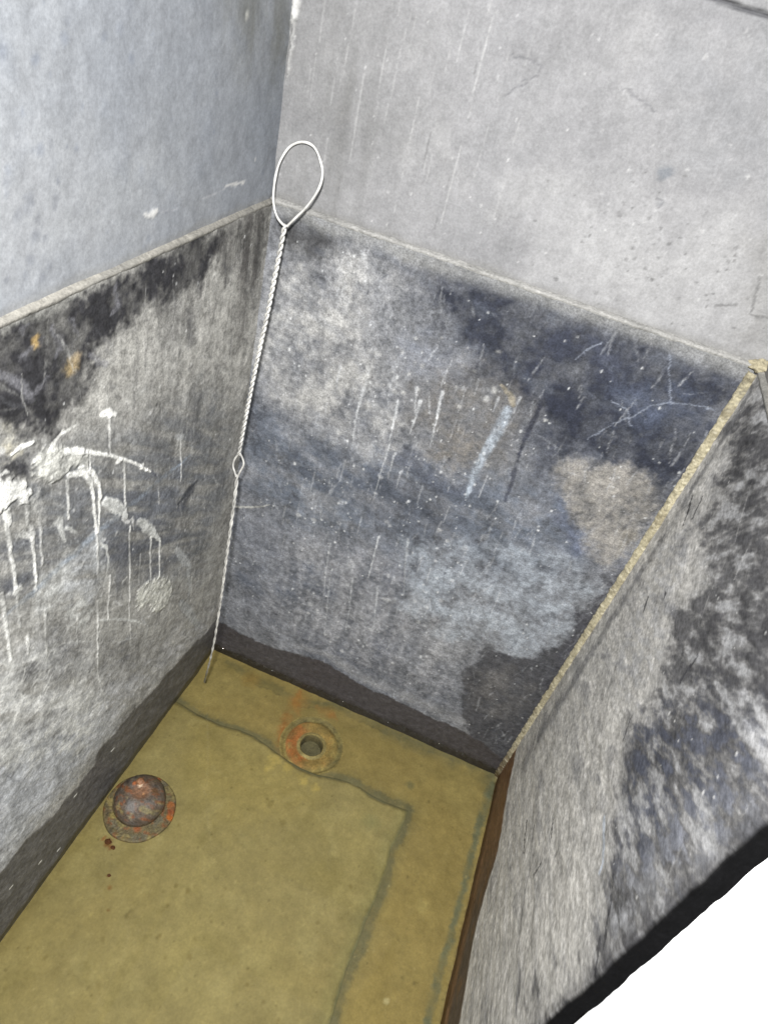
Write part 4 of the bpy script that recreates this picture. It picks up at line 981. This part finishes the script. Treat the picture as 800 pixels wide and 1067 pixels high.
# ------------------------------------------------------------------ twisted wire with loop
def ypl(py):   # distance from the back wall along the wire's height in the photograph
    return np.interp(py, [148, 235, 485, 650, 712], [.0022, -.012, -.030, -.052, -.066])
def wp(q): return hit(q, (0, 1, 0), float(ypl(q[1])))
hook = empty('twisted_wire_pull', wp((213, 710)).tolist())
tag(hook, 'pale twisted wire with open loop on top, leaning in the corner of the basin', 'wire')
HO = np.array(hook.location)
lp = [(297, 236), (290, 228), (286, 217), (285, 203), (287, 185), (292, 168), (302, 153), (315, 148), (327, 153), (334, 168), (336, 183), (331, 199), (319, 216), (307, 228), (299, 236)]
pts = catmull([wp(q) for q in lp], 9) - HO
v, f = sweep(pts, .00100 * (1 + .12 * np.sin(np.arange(len(pts)) * .31) * np.sin(np.arange(len(pts)) * .11)), 12); mesh_obj('loop', v, f, M_WIRE, hook)

def twist(name, qs, r0, r1, pitch0, pitch1, s0=1.0, s1=1.0):
    c = catmull([wp(q) for q in qs], 60) - HO; n = len(c)
    T = np.gradient(c, axis=0); T /= np.linalg.norm(T, axis=1)[:, None]
    A = np.cross(T, [0.2, 1, .1]); A /= np.linalg.norm(A, axis=1)[:, None]; B = np.cross(T, A)
    st = np.concatenate([[0], np.cumsum(np.linalg.norm(np.diff(c, axis=0), axis=1))]); t = st / st[-1]
    ph = np.concatenate([[0], np.cumsum(np.diff(st) * 2 * math.pi / (pitch0 + (pitch1 - pitch0) * t[:-1]))])
    rr = r0 + (r1 - r0) * t; V = []; Fc = []
    for s_ in (0, math.pi):
        q = c + (np.cos(ph + s_)[:, None] * A + np.sin(ph + s_)[:, None] * B) * (rr * 1.02)[:, None]
        v, f = sweep(q, rr, 8); o = len(V); V += list(v); Fc += [tuple(i + o for i in g) for g in f]
    return mesh_obj(name, V, Fc, M_WIRE, hook)
twist('twisted_stem', [(297, 234), (289, 275), (278, 330), (267, 380), (258, 425), (251, 462), (249, 474)], .00114, .00106, .0125, .0130)
pe = [(249.5, 472), (245, 478), (243, 485), (244.5, 491), (247, 497), (250.5, 491), (254, 484), (253, 478), (250, 472)]
v, f = sweep(catmull([wp(q) for q in pe], 9) - HO, .0010, 10); mesh_obj('eye', v, f, M_WIRE, hook)
twist('twisted_tail', [(247.5, 495), (244, 525), (239, 560), (233, 605), (228, 640), (222, 675), (213, 711)], .00104, .0006, .026, .032)

# ------------------------------------------------------------------ light: the camera's own flash plus soft room light
fl = bpy.data.lights.new('flash', 'AREA'); fl.shape = 'DISK'; fl.size = .09; fl.energy = 15.0; fl.color = (1.0, .985, .96)
fo = bpy.data.objects.new('flash', fl); COL.objects.link(fo)
fp = CAM + M @ np.array([-.015, -.10, -.22])
fo.location = fp.tolist()
fo.rotation_euler = (Vector((.20, -.10, .30)) - Vector(fp.tolist())).to_track_quat('-Z', 'Y').to_euler()

wd = bpy.data.worlds.new('World'); sc.world = wd; wd.use_nodes = True
bg = wd.node_tree.nodes['Background']; bg.inputs[0].default_value = (.92, .96, 1.0, 1); bg.inputs[1].default_value = .7

sc.view_settings.view_transform = 'Standard'; sc.view_settings.look = 'None'; sc.view_settings.exposure = 0; sc.view_settings.gamma = 1
sc.cycles.max_bounces = 8
